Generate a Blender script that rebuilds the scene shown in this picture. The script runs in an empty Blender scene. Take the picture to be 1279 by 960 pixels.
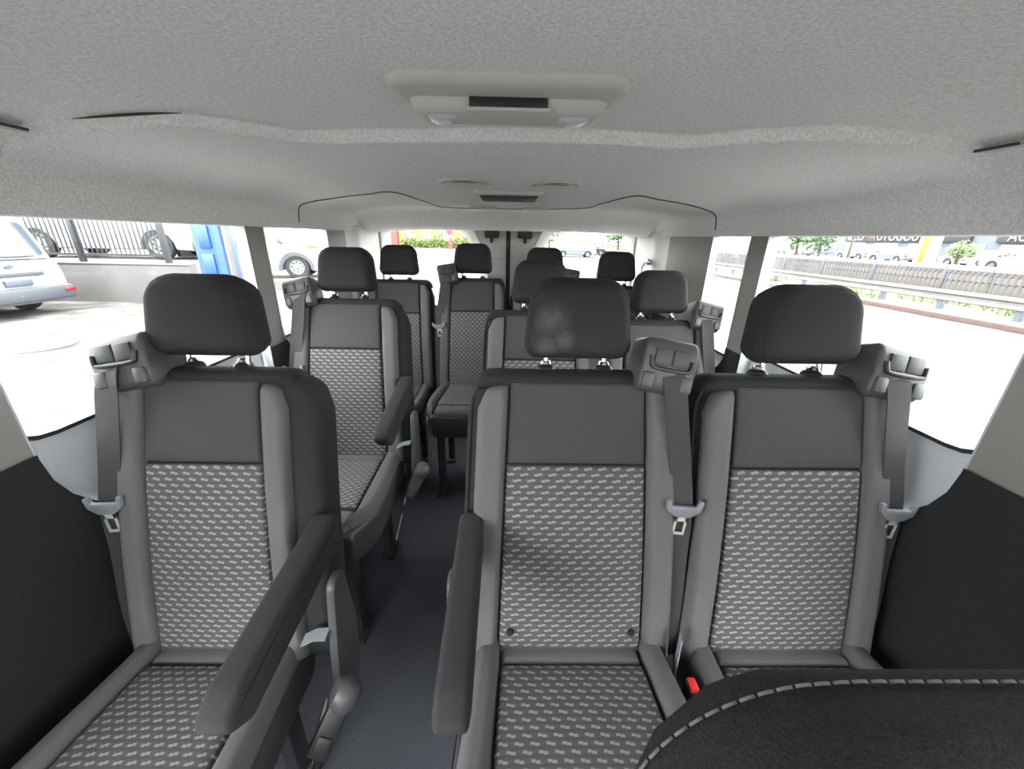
import bpy, bmesh, math, random
from mathutils import Vector, Matrix
from mathutils.geometry import tessellate_polygon
random.seed(7)
PI = math.pi
R = math.radians
scene = bpy.context.scene
C = scene.collection

# ------------------------------------------------------------------ camera
FPX, CX, CY, EYE = 480.0, 639.5, 480.0, 1.31
pitch, yaw, roll = R(20.9), R(0.9), R(1.1)
F = Vector((math.sin(yaw)*math.cos(pitch), math.cos(yaw)*math.cos(pitch), -math.sin(pitch)))
R0 = Vector((math.cos(yaw), -math.sin(yaw), 0)); U0 = R0.cross(F)
RR = R0*math.cos(roll)+U0*math.sin(roll); UU = U0*math.cos(roll)-R0*math.sin(roll)
O = Vector((0, 0, EYE))
cam = bpy.data.cameras.new('camera'); camo = bpy.data.objects.new('camera', cam); C.objects.link(camo)
cam.sensor_fit = 'HORIZONTAL'; cam.sensor_width = 36.0; cam.lens = 36.0*FPX/1279.0
cam.clip_start = 0.01; cam.clip_end = 2000
m3 = Matrix((RR, UU, -F)).transposed()
camo.matrix_world = Matrix.Translation(O) @ m3.to_4x4()
scene.camera = camo

def ray(x, y): return F + RR*((x-CX)/FPX) - UU*((y-CY)/FPX)
def onX(x, y, X): d = ray(x, y); return O + d*(X/d.x)
def onY(x, y, Y): d = ray(x, y); return O + d*(Y/d.y)
def onZ(x, y, Z): d = ray(x, y); return O + d*((Z-EYE)/d.z)

# ------------------------------------------------------------------ world, sun, exposure
w = bpy.data.worlds.new('sky'); scene.world = w; w.use_nodes = True
nt = w.node_tree; bg = nt.nodes['Background']
sky = nt.nodes.new('ShaderNodeTexSky'); sky.sky_type = 'HOSEK_WILKIE'; sky.turbidity = 6.0; sky.ground_albedo = 0.5
sky.sun_direction = Vector((-0.12, -0.42, 0.90)).normalized()
mx = nt.nodes.new('ShaderNodeMix'); mx.data_type = 'RGBA'; mx.inputs[0].default_value = 0.75
mx.inputs[7].default_value = (1.0, 0.99, 0.97, 1)
nt.links.new(sky.outputs[0], mx.inputs[6]); nt.links.new(mx.outputs[2], bg.inputs[0])
bg.inputs[1].default_value = 5.0
sun = bpy.data.lights.new('sun', 'SUN'); sun.energy = 3.2; sun.angle = R(1.5); sun.color = (1, .96, .9)
suno = bpy.data.objects.new('sun', sun); C.objects.link(suno)
suno.rotation_euler = Vector((-0.12, -0.42, 0.90)).to_track_quat('Z', 'Y').to_euler()
vs = scene.view_settings
vs.view_transform = 'Standard'; vs.look = 'None'; vs.gamma = 1.0; vs.use_curve_mapping = False
vs.exposure = 2.15
scene.cycles.diffuse_bounces = 8; scene.cycles.max_bounces = 14; scene.cycles.transparent_max_bounces = 16

# ------------------------------------------------------------------ materials
MATS = {}
def lin(c): return tuple((x/12.92 if x <= .04045 else ((x+.055)/1.055)**2.4) for x in c)
def mat(name, rgb, rough=.8, metal=0., noise=0., nscale=60., bump=0., bscale=400., spec=.5, emit=None, coat=0.):
    """rgb: linear base colour"""
    if name in MATS: return MATS[name]
    m = bpy.data.materials.new(name); m.use_nodes = True; MATS[name] = m
    t = m.node_tree; b = t.nodes['Principled BSDF']
    b.inputs['Base Color'].default_value = (*rgb, 1); b.inputs['Roughness'].default_value = rough
    b.inputs['Metallic'].default_value = metal; b.inputs['Specular IOR Level'].default_value = spec
    b.inputs['Coat Weight'].default_value = coat
    tc = t.nodes.new('ShaderNodeTexCoord')
    if noise > 0:
        n = t.nodes.new('ShaderNodeTexNoise'); n.inputs['Scale'].default_value = nscale; n.inputs['Detail'].default_value = 4
        r = t.nodes.new('ShaderNodeValToRGB')
        r.color_ramp.elements[0].position = .3; r.color_ramp.elements[1].position = .7
        r.color_ramp.elements[0].color = (*[c*(1-noise) for c in rgb], 1)
        r.color_ramp.elements[1].color = (*[min(1, c*(1+noise)) for c in rgb], 1)
        t.links.new(tc.outputs['Object'], n.inputs['Vector']); t.links.new(n.outputs[0], r.inputs[0])
        t.links.new(r.outputs[0], b.inputs['Base Color'])
    if bump > 0:
        n2 = t.nodes.new('ShaderNodeTexNoise'); n2.inputs['Scale'].default_value = bscale; n2.inputs['Detail'].default_value = 3
        bp = t.nodes.new('ShaderNodeBump'); bp.inputs['Strength'].default_value = bump; bp.inputs['Distance'].default_value = .003
        t.links.new(tc.outputs['Object'], n2.inputs['Vector']); t.links.new(n2.outputs[0], bp.inputs['Height'])
        t.links.new(bp.outputs[0], b.inputs['Normal'])
    if emit:
        b.inputs['Emission Color'].default_value = (*rgb, 1); b.inputs['Emission Strength'].default_value = emit
    return m

def pattern_mat(name, base, dash):
    """fabric with staggered slanted dashes, laid out in metres in the UV map"""
    m = bpy.data.materials.new(name); m.use_nodes = True; MATS[name] = m
    t = m.node_tree; b = t.nodes['Principled BSDF']; b.inputs['Roughness'].default_value = .9
    b.inputs['Specular IOR Level'].default_value = .2
    def N(op, a, bb=None, c=None):
        n = t.nodes.new('ShaderNodeMath'); n.operation = op
        for i, v in enumerate((a, bb, c)):
            if v is None: continue
            if isinstance(v, (int, float)): n.inputs[i].default_value = v
            else: t.links.new(v, n.inputs[i])
        return n.outputs[0]
    uv = t.nodes.new('ShaderNodeUVMap'); sp = t.nodes.new('ShaderNodeSeparateXYZ'); t.links.new(uv.outputs[0], sp.inputs[0])
    u, v = sp.outputs[0], sp.outputs[1]
    rv = N('DIVIDE', v, .0128)
    row = N('FLOOR', rv); fv = N('SUBTRACT', rv, row)
    odd = N('MODULO', row, 2.0)
    us = N('ADD', N('DIVIDE', u, .0300), N('MULTIPLY', odd, .5))
    fu = N('FRACT', N('ADD', us, 100.0))
    # the dash steps up half way: a lazy z
    up = N('GREATER_THAN', fu, .32)
    fv2 = N('ADD', fv, N('MULTIPLY', up, -.14))
    inU = N('MULTIPLY', N('GREATER_THAN', fu, .05), N('LESS_THAN', fu, .62))
    dv = N('ABSOLUTE', N('SUBTRACT', fv2, .45))
    mr = t.nodes.new('ShaderNodeMapRange'); mr.inputs['From Min'].default_value = .25; mr.inputs['From Max'].default_value = .13
    t.links.new(dv, mr.inputs['Value'])
    mask = N('MULTIPLY', inU, mr.outputs[0])
    # darker weave cell between the dashes
    cell = t.nodes.new('ShaderNodeMapRange'); cell.inputs['From Min'].default_value = .2; cell.inputs['From Max'].default_value = .5
    t.links.new(N('ABSOLUTE', N('SUBTRACT', fv, .5)), cell.inputs['Value'])
    nz = t.nodes.new('ShaderNodeTexNoise'); nz.inputs['Scale'].default_value = 900; t.links.new(uv.outputs[0], nz.inputs['Vector'])
    mixb = t.nodes.new('ShaderNodeMix'); mixb.data_type = 'RGBA'
    mixb.inputs[6].default_value = (*base, 1); mixb.inputs[7].default_value = (*[c*.62 for c in base], 1)
    t.links.new(N('MULTIPLY', cell.outputs[0], nz.outputs[0]), mixb.inputs[0])
    mix = t.nodes.new('ShaderNodeMix'); mix.data_type = 'RGBA'; mix.inputs[7].default_value = (*dash, 1)
    t.links.new(mask, mix.inputs[0]); t.links.new(mixb.outputs[2], mix.inputs[6])
    t.links.new(mix.outputs[2], b.inputs['Base Color'])
    bp = t.nodes.new('ShaderNodeBump'); bp.inputs['Strength'].default_value = .35; bp.inputs['Distance'].default_value = .002
    t.links.new(mask, bp.inputs['Height']); t.links.new(bp.outputs[0], b.inputs['Normal'])
    return m

def scuff(m, spots):
    """pale dusty smudges rubbed into the cloth at spots (object space)"""
    m = m.copy(); m.name = 'scuffed_headrest_fabric'; t = m.node_tree; b = t.nodes['Principled BSDF']
    src = b.inputs['Base Color'].links[0].from_socket
    tc = t.nodes.new('ShaderNodeTexCoord'); nz = t.nodes.new('ShaderNodeTexNoise'); nz.inputs['Scale'].default_value = 55; nz.inputs['Detail'].default_value = 5
    t.links.new(tc.outputs['Object'], nz.inputs['Vector']); tot = None
    for (p, r) in spots:
        d = t.nodes.new('ShaderNodeVectorMath'); d.operation = 'DISTANCE'; d.inputs[1].default_value = p; t.links.new(tc.outputs['Object'], d.inputs[0])
        mr = t.nodes.new('ShaderNodeMapRange'); mr.inputs['From Min'].default_value = r; mr.inputs['From Max'].default_value = 0; t.links.new(d.outputs['Value'], mr.inputs['Value'])
        if tot is None: tot = mr.outputs[0]
        else:
            a = t.nodes.new('ShaderNodeMath'); a.operation = 'MAXIMUM'; t.links.new(tot, a.inputs[0]); t.links.new(mr.outputs[0], a.inputs[1]); tot = a.outputs[0]
    k = t.nodes.new('ShaderNodeMath'); k.operation = 'MULTIPLY'; t.links.new(tot, k.inputs[0]); t.links.new(nz.outputs[0], k.inputs[1])
    mx_ = t.nodes.new('ShaderNodeMix'); mx_.data_type = 'RGBA'; mx_.inputs[7].default_value = (.15, .145, .14, 1)
    t.links.new(k.outputs[0], mx_.inputs[0]); t.links.new(src, mx_.inputs[6]); t.links.new(mx_.outputs[2], b.inputs['Base Color'])
    return m

def glass_mat(name, tint=(.97, .985, .98), gl=.05):
    m = bpy.data.materials.new(name); m.use_nodes = True; MATS[name] = m
    t = m.node_tree; t.nodes.clear()
    o = t.nodes.new('ShaderNodeOutputMaterial'); a = t.nodes.new('ShaderNodeBsdfTransparent'); g = t.nodes.new('ShaderNodeBsdfGlossy')
    mxs = t.nodes.new('ShaderNodeMixShader'); mxs.inputs[0].default_value = gl
    a.inputs[0].default_value = (*tint, 1); g.inputs['Roughness'].default_value = .02
    t.links.new(a.outputs[0], mxs.inputs[1]); t.links.new(g.outputs[0], mxs.inputs[2]); t.links.new(mxs.outputs[0], o.inputs[0])
    return m

M_fab = mat('grey_fabric', (.118, .117, .116), .92, bump=.25, bscale=900, noise=.10, nscale=700, spec=.2)
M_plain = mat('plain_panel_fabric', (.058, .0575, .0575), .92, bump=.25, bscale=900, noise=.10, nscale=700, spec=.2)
M_dark = mat('charcoal_fabric', (.025, .025, .026), .92, bump=.25, bscale=900, noise=.12, nscale=700, spec=.2)
M_head = mat('headrest_fabric', (.029, .0285, .029), .92, bump=.25, bscale=900, noise=.10, nscale=700, spec=.2)
M_arm = mat('armrest_fabric', (.032, .032, .033), .9, bump=.25, bscale=900, spec=.25)
M_pat = pattern_mat('patterned_fabric', (.092, .092, .094), (.25, .25, .255))
M_plas = mat('charcoal_plastic', (.04, .042, .045), .5, bump=.15, bscale=500)
M_plas2 = mat('grey_plastic', (.06, .062, .065), .45, bump=.1, bscale=500)
M_black = mat('black_plastic', (.018, .018, .02), .45)
M_belt = mat('belt_webbing', (.036, .036, .038), .75, bump=.3, bscale=700)
M_chrome = mat('chrome', (.85, .85, .86), .18, metal=1)
M_steel = mat('brushed_steel', (.55, .54, .52), .4, metal=.35)
M_tong = mat('latch_plate_plastic', (.19, .20, .22), .45)
M_red = mat('red_plastic', (.75, .03, .03), .4)
M_leg = mat('dark_metal', (.035, .036, .04), .5, metal=.3)
M_felt = mat('headliner_felt', (.90, .89, .865), .95, noise=.17, nscale=230, bump=.5, bscale=320, spec=.15)
M_trim = mat('light_grey_trim', (.60, .595, .57), .6, bump=.1, bscale=300)
M_side = mat('shaded_wall_trim', (.25, .244, .23), .65, bump=.1, bscale=300)  # light grey trim again, with the side walls' shade put into the colour
M_sill = mat('sill_trim', (.50, .52, .545), .5, bump=.1, bscale=300)
M_wall = mat('dark_wall_trim', (.0115, .0125, .015), .7, bump=.3, bscale=350, noise=.2, nscale=300)
M_carpet = mat('carpet', (.09, .096, .112), .98, noise=.45, nscale=420, bump=.8, bscale=500, spec=.1)
M_glass = glass_mat('window_glass')
M_screen = glass_mat('darkened_windscreen_glass', (.45, .48, .48), .06)  # unseen pane, darkened past real glass to hold back light from the front
M_seal = mat('rubber_seal', (.012, .012, .013), .6)
M_lamp = mat('lamp_housing', (.62, .61, .58), .5)
M_lens = mat('lamp_lens', (.72, .73, .74), .22)
M_stitch = mat('pale_thread', (.10, .097, .088), .8)
M_fseat = mat('front_seat_fabric', (.021, .0215, .021), .95, bump=.5, bscale=500, noise=.25, nscale=350, spec=.2)

# ------------------------------------------------------------------ mesh helpers
def tag(o, label, cat, group=None, kind=None):
    if label: o['label'] = label
    if cat: o['category'] = cat
    if group: o['group'] = group
    if kind: o['kind'] = kind
    return o
def empty(name, loc=(0, 0, 0), rz=0., parent=None):
    o = bpy.data.objects.new(name, None); C.objects.link(o); o.location = loc; o.rotation_euler = (0, 0, rz)
    o.empty_display_size = .05
    if parent: o.parent = parent
    return o
def link(name, me, parent=None, loc=None, rot=None):
    o = bpy.data.objects.new(name, me); C.objects.link(o)
    if parent: o.parent = parent
    if loc is not None: o.location = loc
    if rot is not None: o.rotation_euler = rot
    return o
def mesh_from_bm(name, bm, m, smooth=True, angle=40):
    bmesh.ops.recalc_face_normals(bm, faces=bm.faces)
    for f in bm.faces: f.smooth = smooth
    if smooth:
        for e in bm.edges:
            if len(e.link_faces) == 2 and e.calc_face_angle(0) > R(angle): e.smooth = False
    me = bpy.data.meshes.new(name); bm.to_mesh(me); bm.free()
    me.materials.append(m); return me
def mesh_py(name, vs_, fs_, m, smooth=True, uv=None, angle=40, recalc=True):
    bm = bmesh.new(); V = [bm.verts.new(v) for v in vs_]
    for f in fs_:
        try: bm.faces.new([V[i] for i in f])
        except ValueError: pass
    if uv:
        bm.verts.index_update(); L = bm.loops.layers.uv.new('UVMap')
        for f in bm.faces:
            for l in f.loops: l[L].uv = uv[l.vert.index]
    if recalc: bmesh.ops.recalc_face_normals(bm, faces=bm.faces)
    for f in bm.faces: f.smooth = smooth
    if smooth:
        for e in bm.edges:
            if len(e.link_faces) == 2 and e.calc_face_angle(0) > R(angle): e.smooth = False
    me = bpy.data.meshes.new(name); bm.to_mesh(me); bm.free(); me.materials.append(m); return me
def bm_box(bm, lo, hi, bevel=0., seg=2):
    b = bmesh.new(); bmesh.ops.create_cube(b, size=1)
    c = [(lo[i]+hi[i])/2 for i in range(3)]; s = [abs(hi[i]-lo[i]) for i in range(3)]
    for v in b.verts: v.co = Vector([v.co[i]*s[i]+c[i] for i in range(3)])
    if bevel: bmesh.ops.bevel(b, geom=b.edges[:], offset=min(bevel, min(s)*.49), segments=seg, affect='EDGES', profile=.5)
    join(bm, b)
def join(bm, b, M=None):
    mp = {}
    for v in b.verts: mp[v] = bm.verts.new(M @ v.co if M else v.co)
    for f in b.faces:
        try: bm.faces.new([mp[v] for v in f.verts])
        except ValueError: pass
    b.free()
def box(name, lo, hi, m, parent=None, bevel=0., seg=2, loc=None, rot=None):
    bm = bmesh.new(); bm_box(bm, lo, hi, bevel, seg)
    return link(name, mesh_from_bm(name, bm, m), parent, loc, rot)
def bm_prism(bm, pts, axis, a, b_, bevel=0., seg=2, taper=None):
    """pts: 2D outline in the other two axes (cyclic order x<y<z), extruded along axis from a to b_"""
    b = bmesh.new()
    def P(p, t, k=1.):
        if axis == 0: return (t, p[0]*k, p[1]*k)
        if axis == 1: return (p[0]*k, t, p[1]*k)
        return (p[0]*k, p[1]*k, t)
    A = [b.verts.new(P(p, a)) for p in pts]; B = [b.verts.new(P(p, b_)) for p in (taper or pts)]
    b.faces.new(A); b.faces.new(B[::-1])
    n = len(pts)
    for i in range(n): b.faces.new([A[i], B[i], B[(i+1) % n], A[(i+1) % n]])
    if bevel:
        bmesh.ops.recalc_face_normals(b, faces=b.faces)
        es = [e for e in b.edges if e.calc_face_angle(0) > R(25)]
        bmesh.ops.bevel(b, geom=es, offset=bevel, segments=seg, affect='EDGES', profile=.5, clamp_overlap=True)
    join(bm, b)
def prism(name, pts, axis, a, b_, m, parent=None, bevel=0., seg=2, loc=None, rot=None, taper=None, angle=40):
    bm = bmesh.new(); bm_prism(bm, pts, axis, a, b_, bevel, seg, taper)
    return link(name, mesh_from_bm(name, bm, m, True, angle), parent, loc, rot)
def bm_tube(bm, pts, r, n=8, cap=True):
    pts = [Vector(p) for p in pts]; rings = []
    for i, p in enumerate(pts):
        t = (pts[min(i+1, len(pts)-1)]-pts[max(i-1, 0)]).normalized()
        a = t.orthogonal().normalized() if i == 0 else (pa - t*pa.dot(t)).normalized()
        pa = a; b = t.cross(a)
        rr = r[i] if isinstance(r, (list, tuple)) else r
        rings.append([bm.verts.new(p+(a*math.cos(2*PI*k/n)+b*math.sin(2*PI*k/n))*rr) for k in range(n)])
    for i in range(len(rings)-1):
        for k in range(n): bm.faces.new([rings[i][k], rings[i][(k+1) % n], rings[i+1][(k+1) % n], rings[i+1][k]])
    if cap: bm.faces.new(rings[0][::-1]); bm.faces.new(rings[-1])
def tube(name, pts, r, m, parent=None, n=8):
    bm = bmesh.new(); bm_tube(bm, pts, r, n); return link(name, mesh_from_bm(name, bm, m), parent)
def bm_lathe(bm, prof, n=24, M=None):
    """prof: (radius, z) list"""
    b = bmesh.new(); rings = []
    for (r, z) in prof:
        if r < 1e-6: rings.append([b.verts.new((0, 0, z))])
        else: rings.append([b.verts.new((r*math.cos(2*PI*k/n), r*math.sin(2*PI*k/n), z)) for k in range(n)])
    for i in range(len(rings)-1):
        A, B = rings[i], rings[i+1]
        for k in range(n):
            if len(A) == 1 and len(B) == 1: continue
            if len(A) == 1: b.faces.new([A[0], B[k], B[(k+1) % n]])
            elif len(B) == 1: b.faces.new([A[k], A[(k+1) % n], B[0]])
            else: b.faces.new([A[k], A[(k+1) % n], B[(k+1) % n], B[k]])
    join(bm, b, M)
def lathe(name, prof, m, parent=None, n=24, loc=None, rot=None, M=None):
    bm = bmesh.new(); bm_lathe(bm, prof, n, M); return link(name, mesh_from_bm(name, bm, m), parent, loc, rot)
def sweep_strip(pts, wv, th):
    """flat strap of width vector wv (full) and thickness th along pts"""
    pts = [Vector(p) for p in pts]; vs_, fs_ = [], []
    for i, p in enumerate(pts):
        t = (pts[min(i+1, len(pts)-1)]-pts[max(i-1, 0)]).normalized()
        wd = Vector(wv[i] if isinstance(wv, list) else wv); n = t.cross(wd).normalized()*th/2
        vs_ += [p-wd/2-n, p+wd/2-n, p+wd/2+n, p-wd/2+n]
    for i in range(len(pts)-1):
        for k in range(4): fs_.append((4*i+k, 4*i+(k+1) % 4, 4*i+4+(k+1) % 4, 4*i+4+k))
    e = 4*(len(pts)-1); fs_ += [(3, 2, 1, 0), (e, e+1, e+2, e+3)]
    return vs_, fs_
def smooth_path(ctrl, n=6):
    """Catmull-Rom"""
    P = [Vector(c) for c in ctrl]; P = [P[0]*2-P[1]]+P+[P[-1]*2-P[-2]]; out = []
    for i in range(1, len(P)-2):
        for k in range(n):
            t = k/n; a, b, c, d = P[i-1], P[i], P[i+1], P[i+2]
            out.append(.5*((2*b)+(c-a)*t+(2*a-5*b+4*c-d)*t*t+(3*b-a-3*c+d)*t**3))
    out.append(P[-2]); return out
def sstep(a, b, x):
    t = max(0, min(1, (x-a)/(b-a))); return t*t*(3-2*t)

def slab_mesh(name, xl, xr, v0, v1, T, r, hb, mapf, mt, hs=0., nu=7, nv=9, puff=0., rb=None, crown=None):
    """padded panel: outline x in [xl(v), xr(v)], v in [v0,v1]; front at height T with edges rounded by r, back at hb"""
    if not callable(xl): a_ = xl; xl = lambda v: a_
    if not callable(xr): b_ = xr; xr = lambda v: b_
    rb = rb or r
    def samp(L, n):
        q = min(r, L/2.02); a = [q*(1-math.cos(k*PI/8)) for k in range(5)]
        mid = [q+(L-2*q)*k/n for k in range(1, n)]
        return a+mid+[L-x for x in reversed(a)]
    def eh(d, q):
        s = min(d/q, 1.); return math.sqrt(max(0, 1-(1-s)**2))
    Vs = [v0+s for s in samp(v1-v0, nv)]
    fr, bk, uv, vs_, fs_ = [], [], [], [], []
    nV = len(Vs); nU = None
    for j, v in enumerate(Vs):
        x0, x1 = xl(v), xr(v); L = max(x1-x0, 1e-4); us = samp(L, nu); nU = len(us)
        qv = min(r, (v1-v0)/2.02); qu = min(r, L/2.02)
        ev = eh(min(v-v0, v1-v), qv); fb, bb = [], []
        for i, s in enumerate(us):
            e = eh(min(s, L-s), qu)*ev
            pu = puff*math.sin(PI*s/L)*math.sin(PI*(v-v0)/(v1-v0))
            cr = crown(x0+s, v) if crown else 0.
            h = hs+(T-hs)*e+pu*e+cr*e
            vs_.append(mapf(x0+s, v, h)); uv.append((x0+s, v)); fb.append(len(vs_)-1)
            edge = i in (0, nU-1) or j in (0, nV-1)
            if edge: bb.append(fb[-1])
            else:
                vs_.append(mapf(x0+s, v, hs+(hb-hs)*e)); uv.append((x0+s, v)); bb.append(len(vs_)-1)
        fr.append(fb); bk.append(bb)
    for j in range(nV-1):
        for i in range(nU-1):
            fs_.append((fr[j][i], fr[j][i+1], fr[j+1][i+1], fr[j+1][i]))
            fs_.append((bk[j][i], bk[j+1][i], bk[j+1][i+1], bk[j][i+1]))
    return mesh_py(name, vs_, fs_, mt, uv=uv, angle=70)

def corner(wf, v1, Rc):
    """half-width function with a rounded top corner of radius Rc ending at v1"""
    def g(v):
        q = max(0., min(1., (v-(v1-Rc))/Rc)); return wf(v)-Rc*(1-math.sqrt(max(0, 1-q*q)))*.9
    return g
def corner2(wf, v0, v1, Rb, Rt):
    def g(v):
        q = max(0., min(1., (v-(v1-Rt))/Rt)); p = max(0., min(1., ((v0+Rb)-v)/Rb))
        return wf(v)-Rt*(1-math.sqrt(max(0, 1-q*q)))*.92-Rb*(1-math.sqrt(max(0, 1-p*p)))*.92
    return g

# ================================================================== THE VAN SHELL
def wallX(Y): return .88
GLASS_OUT = .10
def rrect(y0, y1, z0, z1, rs, n=6):
    """rounded rectangle, ccw from lower-left; rs = radii at (y0z0),(y1z0),(y1z1),(y0z1)"""
    out = []
    for (cy, cz, a0, r) in ((y0+rs[0], z0+rs[0], PI, rs[0]), (y1-rs[1], z0+rs[1], 1.5*PI, rs[1]), (y1-rs[2], z1-rs[2], 0, rs[2]), (y0+rs[3], z1-rs[3], .5*PI, rs[3])):
        for k in range(n+1):
            a = a0+k*PI/2/n; out.append((cy+r*math.cos(a), cz+r*math.sin(a)))
    return out
SPLIT = .915
WINS = {
 -1: [(None, rrect(-.95, .10, .06, 1.44, (.06,)*4), None),
      (.05, rrect(.631, 1.385, .715, 1.46, (.19, .12, .03, .03)), rrect(.59, 1.420, .915, 1.46, (.12, .07, .03, .03))),
      (.035, rrect(1.49, 2.00, .86, 1.46, (.10, .06, .03, .03)), rrect(1.48, 2.03, .91, 1.46, (.08, .06, .05, .05)))],
 1:  [(None, rrect(-.95, .10, .06, 1.44, (.06,)*4), None),
      (.05, rrect(.620, 1.375, .715, 1.46, (.19, .12, .03, .03)), rrect(.58, 1.405, .915, 1.46, (.12, .07, .03, .03))),
      (.035, rrect(1.48, 1.75, .80, 1.46, (.10, .06, .03, .03)), rrect(1.47, 1.775, .86, 1.46, (.08, .06, .05, .05)))]}

def fill_holes(outer, holes, to3, name, m, parent=None, kind=True, sub=None):
    """planar region with holes -> mesh; the boundary is resampled so that a curved to3 follows"""
    vl = [[Vector((p[0], p[1], 0)) for p in outer]]+[[Vector((p[0], p[1], 0)) for p in h] for h in holes]
    flat = [v for l in vl for v in l]; tris = tessellate_polygon(vl)
    bm = bmesh.new(); V = [bm.verts.new(v) for v in flat]
    for t in tris:
        try: bm.faces.new([V[i] for i in t])
        except ValueError: pass
    if sub:
        ys = [p[0] for p in outer]; y0, y1 = min(ys), max(ys); k = y0+sub
        while k < y1:
            bmesh.ops.bisect_plane(bm, geom=bm.verts[:]+bm.edges[:]+bm.faces[:], plane_co=(k, 0, 0), plane_no=(1, 0, 0)); k += sub
    for v in bm.verts: v.co = Vector(to3(v.co.x, v.co.y))
    me = mesh_from_bm(name, bm, m, True, 30); o = link(name, me, parent)
    if kind and not parent: o['kind'] = 'structure'
    return o
def strip_loops(loops, name, m, parent):
    vs_, fs_ = [], []; n = len(loops[0])
    for l in loops: vs_ += l
    for j in range(len(loops)-1):
        for i in range(n): fs_.append((j*n+i, j*n+(i+1) % n, (j+1)*n+(i+1) % n, (j+1)*n+i))
    return link(name, mesh_py(name, vs_, fs_, m, angle=60), parent)

win_n = 0
for s, side in ((-1, 'left'), (1, 'right')):
    # lower dark panel + upper light panel, both with the window openings cut out
    holes = [wn[1] for wn in WINS[s]]
    def to3(y, z, s=s): return (s*wallX(y), y, z)
    wall = fill_holes([(-1.25, 0.0), (2.74, 0.0), (2.74, 1.56), (-1.25, 1.56)], holes, to3, 'wall_'+side, M_side, sub=.12)
    # dark lower lining panel, 6 mm proud of the wall, cut to go round the window scoops
    top = []
    for wn in WINS[s]:
        pass
    mid_in = WINS[s][1][1]; rear_in = WINS[s][2][1]
    def low_arc(loop):
        pts = [p for p in loop if p[1] < SPLIT]
        pts.sort(key=lambda p: p[0]); return pts
    up = [(2.74, SPLIT)]
    up += [p for p in reversed([(low_arc(rear_in)[0][0]-.0, SPLIT)]+low_arc(rear_in)+[(low_arc(rear_in)[-1][0], SPLIT)])]
    up += [p for p in reversed([(low_arc(mid_in)[0][0]-.0, SPLIT)]+low_arc(mid_in)+[(low_arc(mid_in)[-1][0], SPLIT)])]
    up += [(.16, SPLIT)]
    def to3b(y, z, s=s): return (s*(wallX(y)-.006), y, z)
    fill_holes([(.16, 0), (2.74, 0)]+up, [], to3b, 'lower_panel', M_wall, wall, sub=.12)
    # windows: reveal + seal + glass
    for GLASS_OUT, inner, outer in WINS[s]:
        if outer is None: continue      # unseen cab door opening, left doorless to let daylight onto the cushions
        win_n += 1
        wo = empty('window_%d' % win_n, (0, 0, 0)); wo['kind'] = 'structure'
        cy = sum(p[0] for p in outer)/len(outer)
        A = [(s*(wallX(p[0])-.004), p[0], p[1]) for p in inner]
        loops = [A]
        for t in (.15, .35, .6, .85, 1.):
            # the scoop: first falls away outwards, then climbs to the glass
            kx = 1-(1-t)**2.2; kz = t**1.5
            loops.append([(s*(wallX(pi[0])+GLASS_OUT*kx), pi[0]+(po[0]-pi[0])*kz, pi[1]+(po[1]-pi[1])*kz) for pi, po in zip(inner, outer)])
        strip_loops(loops, 'window_reveal', M_sill, wo)
        # black rubber seal around the pane
        ins = [(cy+(p[0]-cy)*.985, 1.2+(p[1]-1.2)*.97) for p in outer]
        gx = lambda y: s*(wallX(y)+GLASS_OUT)
        strip_loops([[(gx(p[0]), p[0], p[1]) for p in outer], [(gx(p[0])-s*.006, p[0], p[1]) for p in outer],
                     [(gx(q[0])-s*.006, q[0], q[1]) for q in ins], [(gx(q[0]), q[0], q[1]) for q in ins]], 'window_seal', M_seal, wo)
        vs_ = [(gx(p[0])+s*.002, p[0], p[1]) for p in outer]
        link('window_glass', mesh_py('window_glass', vs_, [tuple(range(len(vs_)))], M_glass, False), wo)

# floor
bm = bmesh.new(); bm_box(bm, (-.88, -1.3, -.05), (.88, 2.70, 0))
fl = link('floor', mesh_from_bm('floor', bm, M_carpet, False)); fl['kind'] = 'structure'
# outer roof skin
bm = bmesh.new(); bm_box(bm, (-1.0, -.75, 1.56), (1.0, 2.82, 1.60))
rf = link('roof', mesh_from_bm('roof', bm, M_trim, False)); rf['kind'] = 'structure'
# front bulkhead below the windscreen and the windscreen
bm = bmesh.new(); bm_box(bm, (-.88, -1.32, 0), (.88, -1.25, .92))
fw = link('wall_front', mesh_from_bm('wall_front', bm, M_wall, False)); fw['kind'] = 'structure'
ws = link('window_5', mesh_py('window_5', [(-.80, -1.26, .98), (.80, -1.26, .98), (.78, -.84, 1.43), (-.78, -.84, 1.43)], [(0, 1, 2, 3)], M_screen, False)); ws['kind'] = 'structure'
for nm, lo, hi in (('trim_6', (-.88, -.90, 1.42), (.88, -.58, 1.56)), ('trim_7', (-.88, -1.34, .90), (.88, -1.02, .985))):
    bm = bmesh.new(); bm_box(bm, lo, hi, .02); o = link(nm, mesh_from_bm(nm, bm, M_felt if nm == 'trim_6' else M_wall)); o['kind'] = 'structure'
for s, nm in ((-1, 'trim_8'), (1, 'trim_9')):
    o = prism(nm, [(-1.34, .92), (-1.20, .92), (-.62, 1.50), (-.76, 1.50)], 0, s*.77, s*.88, M_trim, None, .01); o['kind'] = 'structure'

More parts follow.
